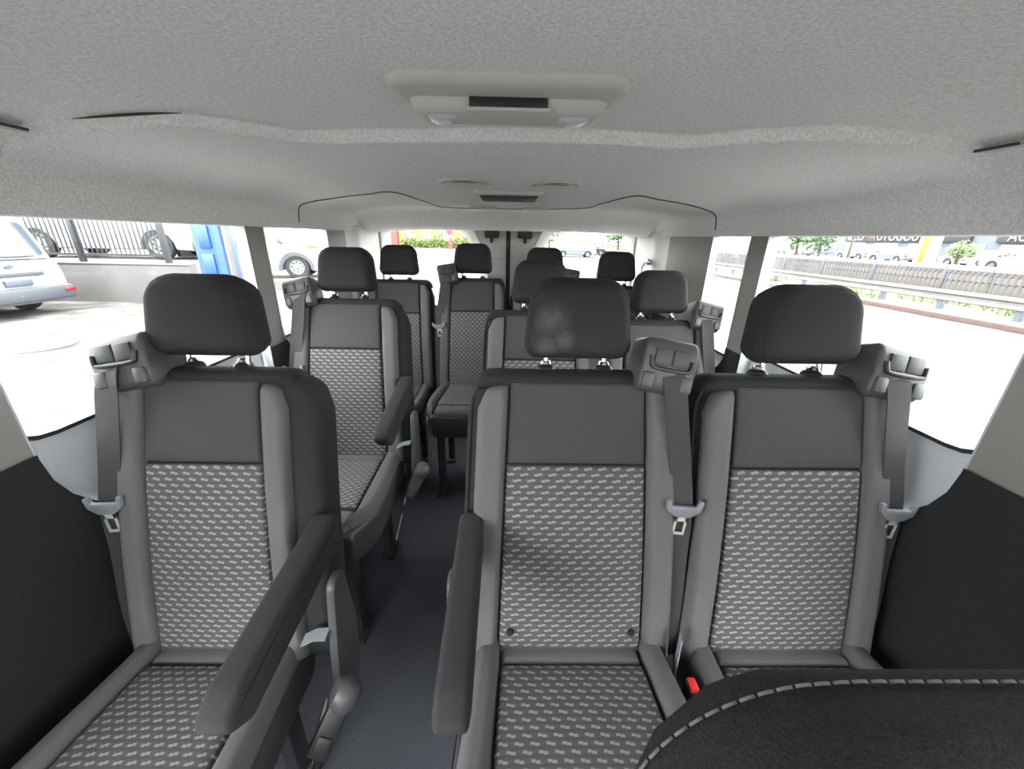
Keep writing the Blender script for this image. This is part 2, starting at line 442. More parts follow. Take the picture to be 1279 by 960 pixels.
# ------------------------------------------------------------------ ceiling (headliner)
stepP = [(-.83, .747), (-.73, .731), (-.51, .712), (-.467, .765), (-.38, .825), (-.194, .799), (0, .775), (.156, .773), (.32, .797), (.411, .745), (.517, .705), (.661, .718), (.88, .756)]
def step_y(x):
    if x <= stepP[0][0]: return stepP[0][1]
    for (a, b) in zip(stepP[:-1], stepP[1:]):
        if x <= b[0]:
            t = (x-a[0])/(b[0]-a[0]); t = t*t*(3-2*t); return a[1]+(b[1]-a[1])*t
    return stepP[-1][1]
prof = smooth_path([(0, 1.487, 0), (.25, 1.487, 0), (.48, 1.486, 0), (.66, 1.481, 0), (.77, 1.470, 0), (.832, 1.446, 0), (.861, 1.405, 0), (.868, 1.355, 0), (.872, 1.336, 0), (.880, 1.329, 0), (.93, 1.329, 0)], 5)
def rear_drop(y): return sstep(2.33, 2.52, y)
def ceil_pt(q, side, y, t):
    """q index into prof, t = distance behind the step line"""
    a, z = q.x, q.y
    k = 1.
    face = sstep(1.40, 1.472, z)
    z2 = z-.020*sstep(0., .010, t)*face - .012*sstep(.2, 1.6, t)*face
    z2 -= .105*rear_drop(y)*sstep(1.34, 1.452, z)
    z2 = max(z2, 1.329)
    return (side*a*k, y, z2)
ts = [-1.45+.1*i for i in range(14)]+[-.08, -.04, -.012, -.002, 0, .0025, .005, .0075, .010, .014, .03, .06]+[.1+.05*i for i in range(39)]
cols = [(p, -1) for p in reversed(prof)]+[(p, 1) for p in prof[1:]]
vs_, fs_ = [], []
for t in ts:
    for (p, sd) in cols:
        sy = step_y(sd*p.x); fade = 1-sstep(.3, 1.3, abs(t)); y = t+.775+(sy-.775)*fade
        vs_.append(ceil_pt(p, sd, min(y, 2.74), t))
n = len(cols)
for j in range(len(ts)-1):
    for i in range(n-1): fs_.append((j*n+i, j*n+i+1, (j+1)*n+i+1, (j+1)*n+i))
ceil = link('ceiling', mesh_py('ceiling', vs_, fs_, M_felt, angle=80)); ceil['kind'] = 'structure'
def ceil_z(x, y):
    best = None
    k = 1.; a = abs(x)
    for p, q in zip(prof[:-1], prof[1:]):
        if p.x <= a <= q.x+1e-9:
            f = (a-p.x)/max(q.x-p.x, 1e-6); pt = Vector((a, p.y+(q.y-p.y)*f, 0))
            return ceil_pt(pt, 1, y, y-step_y(x))[2]
    return 1.33
# seam of the rear headliner piece: a groove with rounded dark lip following the ceiling
gp = [(-.868, 1.735), (-.84, 1.735), (-.79, 1.75), (-.72, 1.755), (-.55, 1.66), (-.43, 1.60), (-.38, 1.95), (-.33, 2.24), (0, 2.27), (.36, 2.14), (.41, 1.85), (.46, 1.55), (.58, 1.63), (.72, 1.71), (.79, 1.73), (.84, 1.73), (.868, 1.73)]
path = smooth_path([(x, y, 0) for x, y in gp], 8)
path = [Vector((p.x, p.y, ceil_z(p.x, p.y)-.001)) for p in path]
sm = tube('trim_1', path, .003, M_plas2, None, 6); sm['kind'] = 'structure'
# fabric-covered gap at the torn front edge of the headliner step
gpath = [Vector((x, step_y(x)+.001, ceil_z(x, step_y(x)-.004)-.004)) for x in [-.70+.01*i for i in range(20)]]
gapo = tube('trim_2', gpath, [.0004+.0018*math.sin(PI*i/19) for i in range(20)], M_black, None, 6); gapo['kind'] = 'structure'

# ------------------------------------------------------------------ rear doors
def poly_round(pts, r, n=5):
    out = []; N = len(pts)
    for i in range(N):
        p, a, b = Vector(pts[i]), Vector(pts[i-1]), Vector(pts[(i+1) % N])
        da, db = (a-p).normalized(), (b-p).normalized(); ang = da.angle(db); d = min(r/math.tan(ang/2), (a-p).length*.45, (b-p).length*.45)
        s0, s1 = p+da*d, p+db*d
        for k in range(n+1):
            t = k/n; out.append(tuple(s0*(1-t)**2+p*2*t*(1-t)+s1*t*t))
    return out
for s, nm in ((-1, 'door_1'), (1, 'door_2')):
    YD = 2.70
    def D3(x, z): return (x, YD, z)
    win_in = poly_round([(s*.835, .86), (s*.835, 1.40), (s*.245, 1.40), (s*.15, 1.20), (s*.11, .86)], .07)
    win_out = poly_round([(s*.795, .90), (s*.795, 1.362), (s*.315, 1.362), (s*.225, 1.20), (s*.19, .90)], .06)
    panel = fill_holes([(s*.012, .02), (s*.90, .02), (s*.90, 1.52), (s*.012, 1.52)], [win_in], D3, nm, M_trim)
    A = [(p[0], YD, p[1]) for p in win_in]
    loops = [A]
    for t in (.25, .5, .75, 1.):
        k = t; bul = math.sin(PI*t)*.012
        loops.append([(a[0]+(b[0]-a[0])*k, YD+.09*t-bul, a[1]+(b[1]-a[1])*k) for a, b in zip(win_in, win_out)])
    strip_loops(loops, 'window_reveal', M_trim, panel)
    # raised ridge that frames the opening
    ridge = [Vector((p[0], YD-.004, p[1])) for p in win_in]; ridge.append(ridge[0])
    tube('frame_ridge', ridge, .011, M_trim, panel, 8)
    gl = [(p[0], YD+.092, p[1]) for p in win_out]
    link('window_glass', mesh_py('window_glass', gl, [tuple(range(len(gl)))], M_glass, False), panel)
    # pressed crease below the latch, latch box, release tab, lower dark lining
    box('crease', (min(s*.03, s*.14), YD-.008, 1.17), (max(s*.03, s*.14), YD+.004, 1.185), M_trim, panel, .005)
    lb = box('latch_box', (min(s*.06, s*.155), YD-.035, 1.305), (max(s*.06, s*.155), YD+.002, 1.40), M_plas, panel, .01)
    box('release_tab', (min(s*.10, s*.118), YD-.03, 1.275), (max(s*.10, s*.118), YD-.012, 1.308), M_black, lb, .003)
    box('lower_panel', (min(s*.03, s*.86), YD-.012, .05), (max(s*.03, s*.86), YD-.002, .62), M_wall, panel, .004)
bm = bmesh.new(); bm_box(bm, (-.014, 2.69, 0), (.014, 2.76, 1.54), .003)
ds = link('trim_3', mesh_from_bm('trim_3', bm, M_seal)); ds['kind'] = 'structure'
# D-pillar covers with a soft vertical ridge, between side wall and rear door
for s, nm in ((-1, 'trim_4'), (1, 'trim_5')):
    pts = smooth_path([(s*.882, 2.2, 0), (s*.874, 2.30, 0), (s*.857, 2.38, 0), (s*.862, 2.46, 0), (s*.856, 2.56, 0), (s*.842, 2.66, 0), (s*.846, 2.70, 0)], 5)
    vs_, fs_ = [], []
    for z in (.62, .9, 1.2, 1.36):
        for p in pts: vs_.append((p.x, p.y, z))
    n = len(pts)
    for j in range(3):
        for i in range(n-1): fs_.append((j*n+i, j*n+i+1, (j+1)*n+i+1, (j+1)*n+i))
    o = link(nm, mesh_py(nm, vs_, fs_, M_trim, angle=80)); o['kind'] = 'structure'

# ------------------------------------------------------------------ ceiling fittings
# dome lamp
lz = ceil_z(0, .6)
lamp = empty('dome_lamp', (-.002, .60, lz)); tag(lamp, 'wide grey dome lamp with two pale lenses and a dark middle panel set in headliner', 'lamp')
def lampmap(x, v, h): return (x, v, -h)
bz = corner2(lambda v: .150-.16*max(0, v+.03), -.065, .065, .035, .02)
link('bezel', slab_mesh('bezel', lambda v: -bz(v), bz, -.065, .065, .012, .016, -.004, lampmap, M_lamp, nu=14, nv=8), lamp)
by_ = corner2(lambda v: .131-.10*max(0, v+.01), -.018, .062, .02, .02)
bo_ = link('lamp_body', slab_mesh('lamp_body', lambda v: -by_(v), by_, -.018, .062, .027, .016, .0, lampmap, M_lamp, nu=14, nv=8), lamp)
for s in (-1, 1):
    ln_ = corner2(lambda v: .032, -.012, .055, .012, .02)
    link('lens', slab_mesh('lens', lambda v, s=s: s*.088-ln_(v), lambda v, s=s: s*.088+ln_(v), -.012, .055, .031, .022, .0, lampmap, M_lens, nu=8, nv=6), lamp)
pn = box('switch_panel', (-.050, -.0195, -.0225), (.050, .02, -.009), M_black, lamp, .002)
pn['label'] = 'dark glossy switch panel'
box('switch_frame', (-.054, -.0188, -.0265), (.054, .03, -.0222), M_lamp, lamp, .001)
# air vents
def vent(x, y, r, label, grp):
    z = ceil_z(x, y); e = empty('air_vent', (x, y, z)); tag(e, label, 'air vent', grp)
    lathe('ring', [(r*.82, -.001), (r*.84, -.005), (r*.90, -.007), (r*.97, -.005), (r, -.001), (r*.99, .004)], M_lamp, e, 32)
    lathe('bowl', [(0, -.0075), (r*.5, -.007), (r*.75, -.0045), (r*.83, -.001)], M_plas, e, 28)
    for k in range(-2, 3):
        hw_ = math.sqrt(max(.01, .78**2-(k*.26)**2))*r
        box('louvre', (-hw_, k*.26*r-.004, -.0095+.0025*(abs(k)//2)), (hw_, k*.26*r+.004, -.004), M_lamp, e, .001)
vent(-.132, 1.30, .082, 'round louvred air vent in headliner on the side of the blue column', 'round headliner air vents')
vent(.142, 1.31, .082, 'round louvred air vent in headliner on the roadway side', 'round headliner air vents')
vent(-.128, 2.15, .075, 'small round air vent near rear doors on the side of the yellow building', 'round headliner air vents by the rear doors')
vent(.13, 2.15, .075, 'small round air vent near rear doors on the roadway side', 'round headliner air vents by the rear doors')
z = ceil_z(0, 1.62); e = empty('reading_lamp', (0, 1.62, z)); tag(e, 'flat rectangular lamp behind the two larger round vents in headliner', 'lamp')
box('bezel', (-.125, -.13, -.012), (.125, .13, .004), M_lamp, e, .006)
box('lens', (-.105, -.10, -.017), (.105, .10, -.008), M_plas2, e, .004)
# coat hook covers on the roof rail
for s, lab in ((-1, 'dark slotted hook cover on the headliner above the parked white van'), (1, 'pale slotted hook cover on the headliner above the guardrail side')):
    x = s*.79; y = .70; z = ceil_z(x, y-.02)
    e = empty('hook_cover', (x, y, z)); tag(e, lab, 'hook cover')
    def hm(a, v, h, s=s): return (s*(v*.9+.0), a, -h-s*0-.28*abs(v)-.004)
    link('cover', slab_mesh('cover', lambda v: -.036, lambda v: .036, -.011, .011, .004, .006, -.004, hm, M_lamp, nu=6, nv=4), e)
    box('slot', (-.018 if s > 0 else .013, -.030, -.0095), (-.013 if s > 0 else .018, .030, -.005), M_plas, e, .001)

# ================================================================== SEATS
LEAN = R(14.5); SL, CL = math.sin(LEAN), math.cos(LEAN)
Z0 = .43
def back_map(m, z0=Z0):
    def f(x, v, h):
        cur = .012*math.sin(PI*max(0, min(1, v/.6)))          # lumbar curve
        h = h+cur
        return (m*x, v*SL-h*CL, z0+v*CL+h*SL)
    return f
def cush_map(m):
    def f(x, s, h): return (m*x, -s, Z0-.012+.07*s+h-.35*max(0, s-.38)**2)
    return f
def head_map(m):
    b = R(9); sb, cb = math.sin(b), math.cos(b)
    def f(x, v, h): return (m*x, .172+v*sb-h*cb, 1.066+v*cb+h*sb)
    return f
Wb = lambda v: .229-.020*v/.612
Ib = lambda v: .161-.019*v/.612
MC = {}
def cached(key, fn):
    if key not in MC: MC[key] = fn()
    return MC[key]

def arm_outline(kind):
    # side view (y,z): pivot at origin, tip towards -y
    if kind == 'down':
        return [(.035, .030), (.02, .045), (-.04, .040), (-.30, .030), (-.335, .012), (-.335, -.010), (-.30, -.046), (-.17, -.040), (-.04, -.035), (.02, -.03)]
def make_seat(loc, m, label, group, arm=True, tower=True, belt=True, buckle=True, name='passenger_seat', recl=True, rearbelt=None, marks=False, sx=1., tsh=0., bsh=0., hx=0., ext=.022, ash=0.):
    t = empty(name, loc); tag(t, label, 'seat', group)
    bmx = back_map(m); cm = cush_map(m); hm = head_map(m)
    K = lambda k: (k, m)
    # ---- backrest
    sh = lambda: slab_mesh('backrest', lambda v: -corner(lambda q: Wb(q)+ext, .624, .10)(v), corner(lambda q: Wb(q)-.004, .624, .05), -.035, .624, .004, .035, -.115, bmx, M_dark, nu=8, nv=12, hs=-.035)
    back = link('backrest', cached(('shell', m, ext), sh), t); back.scale.x = sx
    link('patterned_panel', cached(K('pp'), lambda: slab_mesh('patterned_panel', lambda v: -Ib(v), Ib, -.012, .436, .018, .010, -.02, bmx, M_pat, nu=10, nv=14, puff=.006)), back)
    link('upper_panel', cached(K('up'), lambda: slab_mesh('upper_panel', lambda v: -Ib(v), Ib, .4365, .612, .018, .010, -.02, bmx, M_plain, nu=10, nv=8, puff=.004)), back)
    bl = cached(K('bl'), lambda: slab_mesh('side_bolster', lambda v: -corner(Wb, .610, .065)(v), lambda v: -Ib(v)-.0005, -.022, .606, .029, .017, -.05, bmx, M_fab, nu=4, nv=16, hs=-.012))
    br = cached(K('br'), lambda: slab_mesh('side_bolster', lambda v: Ib(v)+.0005, corner(Wb, .612, .03), -.022, .610, .027, .016, -.05, bmx, M_fab, nu=4, nv=16, hs=-.012))
    link('side_bolster', bl, back); link('side_bolster', br, back)
    tc = cached(K('tc'), lambda: slab_mesh('top_cap', lambda v: -corner(lambda q: Wb(q)+.012, .636, .046)(v), corner(lambda q: Wb(q)-.010, .636, .032), .590, .636, .014, .026, -.11, bmx, M_dark, nu=10, nv=4, hs=-.035))
    link('top_cap', tc, back)
    # piping along the aisle edge of the bolster
    pp = cached(K('pipe'), lambda: (lambda bm: (bm_tube(bm, [bmx(-corner(lambda q: Wb(q)+.013, .640, .09)(v), v, -.006) for v in [-.02+.033*i for i in range(20)]], .004, 6), mesh_from_bm('piping', bm, M_dark))[1])(bmesh.new()))
    link('piping', pp, back)
    if marks:
        for x in (-.135, .135):
            p = bmx(x, .055, .0245); lathe('button', [(0, .004), (.006, .003), (.008, 0), (.008, -.004)], M_black, back, 12, p, (R(90)-LEAN, 0, 0))
    # ---- headrest
    hw_ = lambda v: .117-.018*(v/.165)
    hsh = cached(K('hs'), lambda: slab_mesh('headrest', lambda v: -corner2(hw_, 0, .168, .035, .05)(v), corner2(hw_, 0, .168, .035, .05), 0, .168, .026, .032, -.075, hm, M_dark, nu=8, nv=8, hs=-.012, puff=.004))
    hr = link('headrest', hsh, t); hr.location.x = hx
    fpo = link('front_panel', cached(K('hf'), lambda: slab_mesh('front_panel', lambda v: -corner2(lambda q: hw_(q)-.010, .008, .156, .03, .045)(v), corner2(lambda q: hw_(q)-.010, .008, .156, .03, .045), .008, .156, .034, .022, .0, hm, M_head, nu=8, nv=8, hs=.010, puff=.003)), hr)
    if marks:
        fpo.data = fpo.data.copy(); fpo.data.materials[0] = scuff(M_head, [((-.062, .14, 1.155), .045), ((-.035, .14, 1.115), .028), ((-.07, .14, 1.10), .03)]); fpo['label'] = 'front cover with pale scuff marks'
    for s in (-1, 1):
        p0 = Vector(bmx(s*.064, .620, -.040)); p1 = Vector(hm(s*.064, .012, -.03))
        pm = cached(('post', m, s), lambda: (lambda bm: (bm_tube(bm, [p0, p1], .0058, 10), mesh_from_bm('post', bm, M_chrome))[1])(bmesh.new()))
        link('post', pm, hr)
        gm = cached('guide', lambda: (lambda bm: (bm_lathe(bm, [(0, .013), (.010, .013), (.017, .010), (.022, .003), (.023, -.008), (0, -.008)], 16), mesh_from_bm('post_guide', bm, M_black))[1])(bmesh.new()))
        g = link('post_guide', gm, back, Vector(bmx(s*.064, .634, -.040)), (-LEAN*.4, 0, 0))
        # chrome release button beside the collar
        cmx = cached('gcol', lambda: (lambda bm: (bm_lathe(bm, [(.006, .020), (.0105, .019), (.0125, .0135)], 12), mesh_from_bm('collar', bm, M_chrome))[1])(bmesh.new()))
        link('post_collar', cmx, back, Vector(bmx(s*.064, .634, -.040)), (-LEAN*.4, 0, 0))
    # ---- cushion
    Wc = lambda s: .222+.022*sstep(0, .3, s)-.045*sstep(.36, .47, s)
    Ic = lambda s: .160+.028*s/.45
    base = cached(K('base'), lambda: slab_mesh('seat_base', lambda s: -Wc(s)-.004, lambda s: Wc(s)+.004, -.04, .474, .004, .022, -.125, cm, M_plas, nu=8, nv=10, hs=-.012))
    cu = link('seat_cushion', base, t); cu.scale.x = sx*.95
    link('rear_strip', cached(K('rs'), lambda: slab_mesh('rear_strip', lambda s: -Ic(s), Ic, -.02, .048, .026, .010, -.02, cm, M_fab, nu=8, nv=4)), cu)
    link('patterned_panel', cached(K('cp'), lambda: slab_mesh('patterned_panel', lambda s: -Ic(s), Ic, .0485, .375, .028, .010, -.02, cm, M_pat, nu=10, nv=10, puff=.006)), cu)
    link('front_strip', cached(K('fs'), lambda: slab_mesh('front_strip', lambda s: -corner(Ic, .468, .03)(s), corner(Ic, .468, .03), .3755, .468, .028, .022, -.05, cm, M_fab, nu=8, nv=6)), cu)
    for s in (-1, 1):
        f = (lambda q: -corner(Wc, .462, .06)(q), lambda q: -Ic(q)-.0005) if s < 0 else (lambda q: Ic(q)+.0005, corner(Wc, .462, .06))
        link('side_bolster', cached(('cb', m, s), lambda: slab_mesh('side_bolster', f[0], f[1], -.015, .462, .046, .022, -.012, cm, M_fab, nu=4, nv=12, hs=-.004)), cu)
    # ---- legs on floor feet
    z_rel = loc[2]
    for x in (-.13, .13):
        for y in (-.05, -.40):
            lm = cached(('leg', x, y, round(z_rel, 3)), lambda: (lambda bm: (bm_box(bm, (x-.017, y-.025, -z_rel+.012), (x+.017, y+.025, .36), .005), bm_box(bm, (x-.03, y-.055, -z_rel), (x+.03, y+.055, -z_rel+.016), .004), mesh_from_bm('leg', bm, M_leg))[2])(bmesh.new()))
            link('leg', lm, t)
    # ---- recliner cover and armrest on the aisle side (design side -x)
    if recl:
        rc = cached(K('rc'), lambda: (lambda bm: (bm_prism(bm, poly_round([(-.06, .28), (.05, .28), (.075, .44), (.05, .62), (.0, .62), (-.035, .45)], .05, 6), 0, -m*.252, -m*.272, .006, 2), mesh_from_bm('recliner_cover', bm, M_plas2))[1])(bmesh.new()))
        link('recliner_cover', rc, t)
        lv = cached(K('lv'), lambda: (lambda bm: (bm_tube(bm, [(-m*.235, -.05, .33), (-m*.245, -.16, .31), (-m*.25, -.30, .275)], [.006, .005, .004], 6), mesh_from_bm('release_bar', bm, M_chrome))[1])(bmesh.new()))
        link('release_bar', lv, t)
    if arm:
        am = cached(K('arm'), lambda: (lambda bm: (bm_prism(bm, arm_outline('down'), 0, -m*.212, -m*.262, .013, 3), mesh_from_bm('armrest', bm, M_arm, True, 50))[1])(bmesh.new()))
        ar = link('armrest', am, t, (ash, .035, .715)); ar.rotation_euler = (R(3 if arm is True else arm), 0, 0)
        sm_ = cached(K('armseam'), lambda: (lambda bm: (bm_tube(bm, [(-m*.2615, -.318, .006), (-m*.2625, -.29, .012), (-m*.2625, -.04, .022), (-m*.2625, .01, .025)], .0016, 5), mesh_from_bm('seam', bm, M_black))[1])(bmesh.new()))
        link('seam', sm_, ar)
        pv = cached(K('pivot'), lambda: (lambda bm: (bm_lathe(bm, [(0, 0), (.026, 0), (.028, .012), (0, .016)], 18, Matrix.Rotation(PI/2, 4, 'Y')), mesh_from_bm('pivot', bm, M_plas))[1])(bmesh.new()))
        link('pivot', pv, ar, (-m*.232, 0, 0))
    # ---- shoulder belt guide (tower) on the +x side
    if tower:
        def tow():
            bm = bmesh.new(); b = bmesh.new()
            bm_prism(b, [(.004, -.052), (0, -.010), (.002, .034), (.016, .050), (.105, .044), (.11, -.060), (.02, -.064)], 0, -.054, .054, .012, 3)
            join(bm, b); return mesh_from_bm('belt_guide', bm, M_plas2, True, 50)
        tw = link('belt_guide', cached('tower', tow), t, (m*(.176+tsh), .112, 1.075), (R(-14), m*R(9), m*R(-4)))
        def slot():
            bm = bmesh.new()
            pts = smooth_path([(-.041, -.001, .012), (-.039, -.003, -.002), (-.030, -.004, -.010), (.030, -.004, -.010), (.039, -.003, -.002), (.041, -.001, .012)], 4)
            bm_tube(bm, pts, .0045, 8); return mesh_from_bm('slot', bm, M_black)
        link('slot', cached('slot', slot), tw)
        for k in (-1, 1):
            link('flap', cached(('flap', k), lambda: (lambda bm: (bm_box(bm, (min(k*.001, k*.035), -.003, -.004), (max(k*.001, k*.035), .006, .030), .003), mesh_from_bm('flap', bm, M_plas))[1])(bmesh.new())), tw)
        for k in (-1, 1):
            link('lip', cached(('lip', k), lambda: (lambda bm: (bm_box(bm, (min(k*.026, k*.050), -.0035, -.052), (max(k*.026, k*.050), .02, -.020), .004), mesh_from_bm('lip', bm, M_plas2))[1])(bmesh.new())), tw)
    if belt:
        def bel():
            ctrl = [(m*.192, .112, 1.060), (m*.197, .101, 1.035), (m*.210, .090, .96), (m*.226, .074, .86), (m*.236, .054, .77), (m*.238, .040, .66), (m*.238, .015, .52), (m*.237, .005, .40)]
            p = smooth_path(ctrl, 4); n_ = len(p)
            wv = [Vector((.046, -.014*max(0, 1-i/6), -.010*max(0, 1-i/6)*m)) for i in range(n_)]
            a, b = sweep_strip(p, wv, .0022); return mesh_py('seat_belt', a, b, M_belt)
        bo = link('seat_belt', cached(K('belt'), bel), t); bo.location.x = m*(-.010+bsh)
        def lp():
            bm = bmesh.new()
            out = [(-.040, .024), (-.031, .027), (-.027, .012), (.027, .012), (.031, .027), (.040, .024), (.036, .002), (.016, -.013), (-.016, -.013), (-.036, .002)]
            bm_prism(bm, out, 1, -.007, .005, .003, 2); return mesh_from_bm('latch_plate', bm, M_tong)
        def lb():
            bm = bmesh.new()
            for lo, hi in (((-.013, -.001, -.052), (-.0085, .0015, -.010)), ((.0085, -.001, -.052), (.013, .0015, -.010)), ((-.013, -.001, -.056), (.013, .0015, -.050)), ((-.013, -.001, -.024), (.013, .0015, -.010))): bm_box(bm, lo, hi)
            return mesh_from_bm('latch_blade', bm, M_steel)
        link('latch_plate', cached('lp', lp), bo, (m*.235, .047, .775), (-R(5), m*R(4), 0))
        b2 = link('latch_blade', cached('lb', lb), bo, (m*.235, .045, .775), (-R(5), m*R(6), 0)); b2['label'] = 'steel tongue with a square hole'
    if buckle:
        bk = link('buckle', cached(K('bk'), lambda: (lambda bm: (bm_box(bm, (-.017, -.013, -.045), (.017, .013, .035), .006), bm_box(bm, (-.011, -.0165, -.036), (.011, -.012, -.012), .002), mesh_from_bm('buckle', bm, M_black))[2])(bmesh.new())), t)
        bk.location = (-m*.285, -.125, .385); bk.scale = (1.25, 1.25, 1.25); bk.rotation_euler = (R(-38), m*R(-28), 0)
        kn = cached('knob', lambda: (lambda bm: (bm_lathe(bm, [(0, .022), (.018, .019), (.027, .008), (.027, -.008), (.018, -.019), (0, -.022)], 18, Matrix.Rotation(PI/2, 4, 'Y') @ Matrix.Scale(1.0, 4)), mesh_from_bm('buckle_cap', bm, M_plas2))[1])(bmesh.new()))
        link('buckle_cap', kn, bk, (0, -.004, .045), (0, 0, R(10)))
        st = cached(K('strap'), lambda: (lambda q: mesh_py('strap', q[0], q[1], M_tong))(sweep_strip([(-m*.200, -.03, .492), (-m*.225, -.025, .503), (-m*.255, -.03, .512)], (0, .026, 0.004), .003)))
        link('strap', st, t)
    return t

G = 'grey passenger seats with dash-patterned centres'
YR1, YR2, YR3 = .61, 1.37, 2.16
make_seat((-.630, YR1, 0), -1, 'narrow single grey seat with lowered long armrest beside the window showing the parked white van', G, sx=.83, tsh=-.045, bsh=-.035, ext=.075, ash=.012)
make_seat((.150, YR1, .005), 1, 'aisle-side grey seat of the pair directly behind the dark front seat, armrest lowered', G, arm=4, marks=True, buckle=False, ash=.018)
make_seat((.622, YR1, 0), 1, 'grey seat without armrest at the window facing the guardrail, behind the dark front seat', G, arm=False, recl=False, buckle=False, sx=.96, hx=.012, bsh=-.018)
make_seat((-.630, YR2, .035), -1, 'single grey seat with tilted armrest behind the narrow single seat', G, arm=8, sx=.95, ext=.04, tsh=-.012, bsh=-.032)
make_seat((.130, YR2, .0), 1, 'middle-row grey aisle seat whose back shows behind the headrest with pale scuff marks', G, arm=False, tower=True, buckle=False, sx=.97)
make_seat((.610, YR2, -.03), 1, 'middle-row grey seat beside the narrow window on the roadway side', G, arm=False, recl=False, buckle=False, sx=.97, bsh=-.018)
make_seat((-.635, YR3, .03), -1, 'back-row grey seat in the corner under the rear window showing the yellow building', G, arm=False, tower=False, belt=False, buckle=False, recl=False, sx=.86, tsh=-.035, bsh=-.035)
make_seat((-.205, YR3, .045), -1, 'back-row grey seat with shoulder belt guide in front of the rear door joint', G, arm=False, buckle=False, recl=False, sx=.86, tsh=-.035, bsh=-.035)
make_seat((.215, YR3, .03), 1, 'back-row grey seat mostly hidden behind the stacked headrests of the pairs ahead', G, arm=False, buckle=False, recl=False, sx=.86, tsh=-.035, bsh=-.035)
make_seat((.640, YR3, .015), 1, 'back-row grey seat in the corner beside the chrome belt loop on the roadway side', G, arm=False, tower=False, belt=False, buckle=False, recl=False, sx=.86, tsh=-.035, bsh=-.035)

# red-button buckle between the front pair
rb = empty('buckle_receiver', (.392, .515, .452)); tag(rb, 'red-button belt buckle on a grey strap between the paired seats behind the front seat', 'buckle')
box('housing', (-.011, -.016, -.09), (.011, .016, .0), M_black, rb, .005)
bt = box('button', (-.009, -.013, -.002), (.009, .013, .010), M_red, rb, .003); bt['label'] = 'red release button'
a, b = sweep_strip([(-.022, .03, -.14), (-.020, .035, -.05), (-.014, .05, .04), (-.012, .055, .07)], (.004, .018, 0), .003)
link('strap', mesh_py('strap', a, b, M_tong), rb)

# belts of the corner seats, hung on loops at the D-pillars
for s, lab in ((-1, 'dark shoulder belt on a chrome loop at the rear pillar near yellow building window'), (1, 'dark shoulder belt on a chrome loop at the rear pillar on the roadway side')):
    e = empty('shoulder_belt', (s*.835, 2.40, 1.16)); tag(e, lab, 'seat belt', 'corner seat belts')
    lp_ = smooth_path([(0, 0, .03), (-s*.028, -.01, .012), (-s*.03, -.015, -.03), (s*.0, -.018, -.045), (s*.03, -.015, -.03), (s*.028, -.01, .012), (0, 0, .03)], 6)
    tube('loop', lp_, .0065, M_chrome, e, 8)
    lathe('bolt_cover', [(0, -.022), (.018, -.02), (.022, -.008), (.022, .014)], M_chrome, e, 18, (s*.012, 0, .028), (0, s*R(90), 0))
    a, b = sweep_strip(smooth_path([(0, -.018, -.04), (s*.004, -.02, -.12), (s*.006, -.04, -.35), (s*.0, -.06, -.66)], 5), (.047, .0, 0), .0025)
    link('webbing', mesh_py('webbing', a, b, M_belt), e)

# ------------------------------------------------------------------ front seat back in the lower right corner
fs = empty('front_seat', (0, 0, 0)); tag(fs, 'dark front seat backrest with pale contrast stitching along its rounded shoulder', 'seat')
ftop = 1.078
def fmap(x, v, h): return (x, .150-h+v*.16, ftop+v)
FR = .11
def Lx(v):
    q = max(0., min(1., (v+FR)/FR)); return .069+.15*(1-math.sqrt(max(0, 1-q*q)))*.98
link('backrest', slab_mesh('backrest', Lx, lambda v: .66-(Lx(v)-.072), -.62, 0., .085, .034, -.02, fmap, M_fseat, nu=20, nv=16, hs=.035), fs)
def ehf(d): return math.sqrt(max(0, 1-(1-max(0, min(d/.034, 1.)))**2))
# stitches follow the shoulder line just inside the rear edge of the top
E0 = .58; D0 = .034*(1-math.sqrt(1-E0*E0))
line = []; v = -.22
while v < -D0*1.02:
    q_ = E0/ehf(-v); line.append((Lx(v)+.034*(1-math.sqrt(max(0, 1-q_*q_))), v)); v += .0006
cx0 = line[-1][0]
line = [p for p in line if p[1] < -.0085]; cx0 = line[-1][0]+.03
line += [(cx0+.001*i, -D0) for i in range(1, 360)]
def resamp(P, st):
    out = [P[0]]; acc_ = 0
    for a, b in zip(P[:-1], P[1:]):
        d = math.hypot(b[0]-a[0], b[1]-a[1]); t = st-acc_
        while t <= d: out.append((a[0]+(b[0]-a[0])*t/d, a[1]+(b[1]-a[1])*t/d)); t += st
        acc_ = (acc_+d) % st
    return out
line = resamp(line, .001)
for _ in range(40): line = [line[0]]+[tuple((line[i-1][k]+2*line[i][k]+line[i+1][k])/4 for k in (0, 1)) for i in range(1, len(line)-1)]+[line[-1]]
stm = mesh_py('stitch', *(lambda b: b)(sweep_strip(smooth_path([(-.0042, 0, -.0004), (-.002, 0, .0012), (.002, 0, .0012), (.0042, 0, -.0004)], 2), (0, .0016, 0), .0012)), M_stitch)
acc = 0.; last = line[0]
for p in line[1:]:
    acc += math.hypot(p[0]-last[0], p[1]-last[1])
    if acc > .0102:
        acc = 0.
        P, Q = (Vector(fmap(k_[0], k_[1]+.0010, .035-.055*E0+.0008)) for k_ in (p, last))
        tx = (P-Q).normalized(); nz = Vector((-.05, -.35, .94)); nz = (nz-tx*nz.dot(tx)).normalized(); ny = nz.cross(tx)
        so = link('stitch', stm, fs); so.matrix_local = Matrix.Translation(P) @ Matrix((tx, ny, nz)).transposed().to_4x4()
    last = p
link('seat_cushion', slab_mesh('seat_cushion', lambda v: .06, lambda v: .59, -.36, .10, .07, .05, -.10, lambda x, v, h: (x, v-.14, .40+h), M_fseat, nu=8, nv=8), fs)
box('pedestal', (.12, -.42, 0), (.53, -.02, .32), M_black, fs, .02)

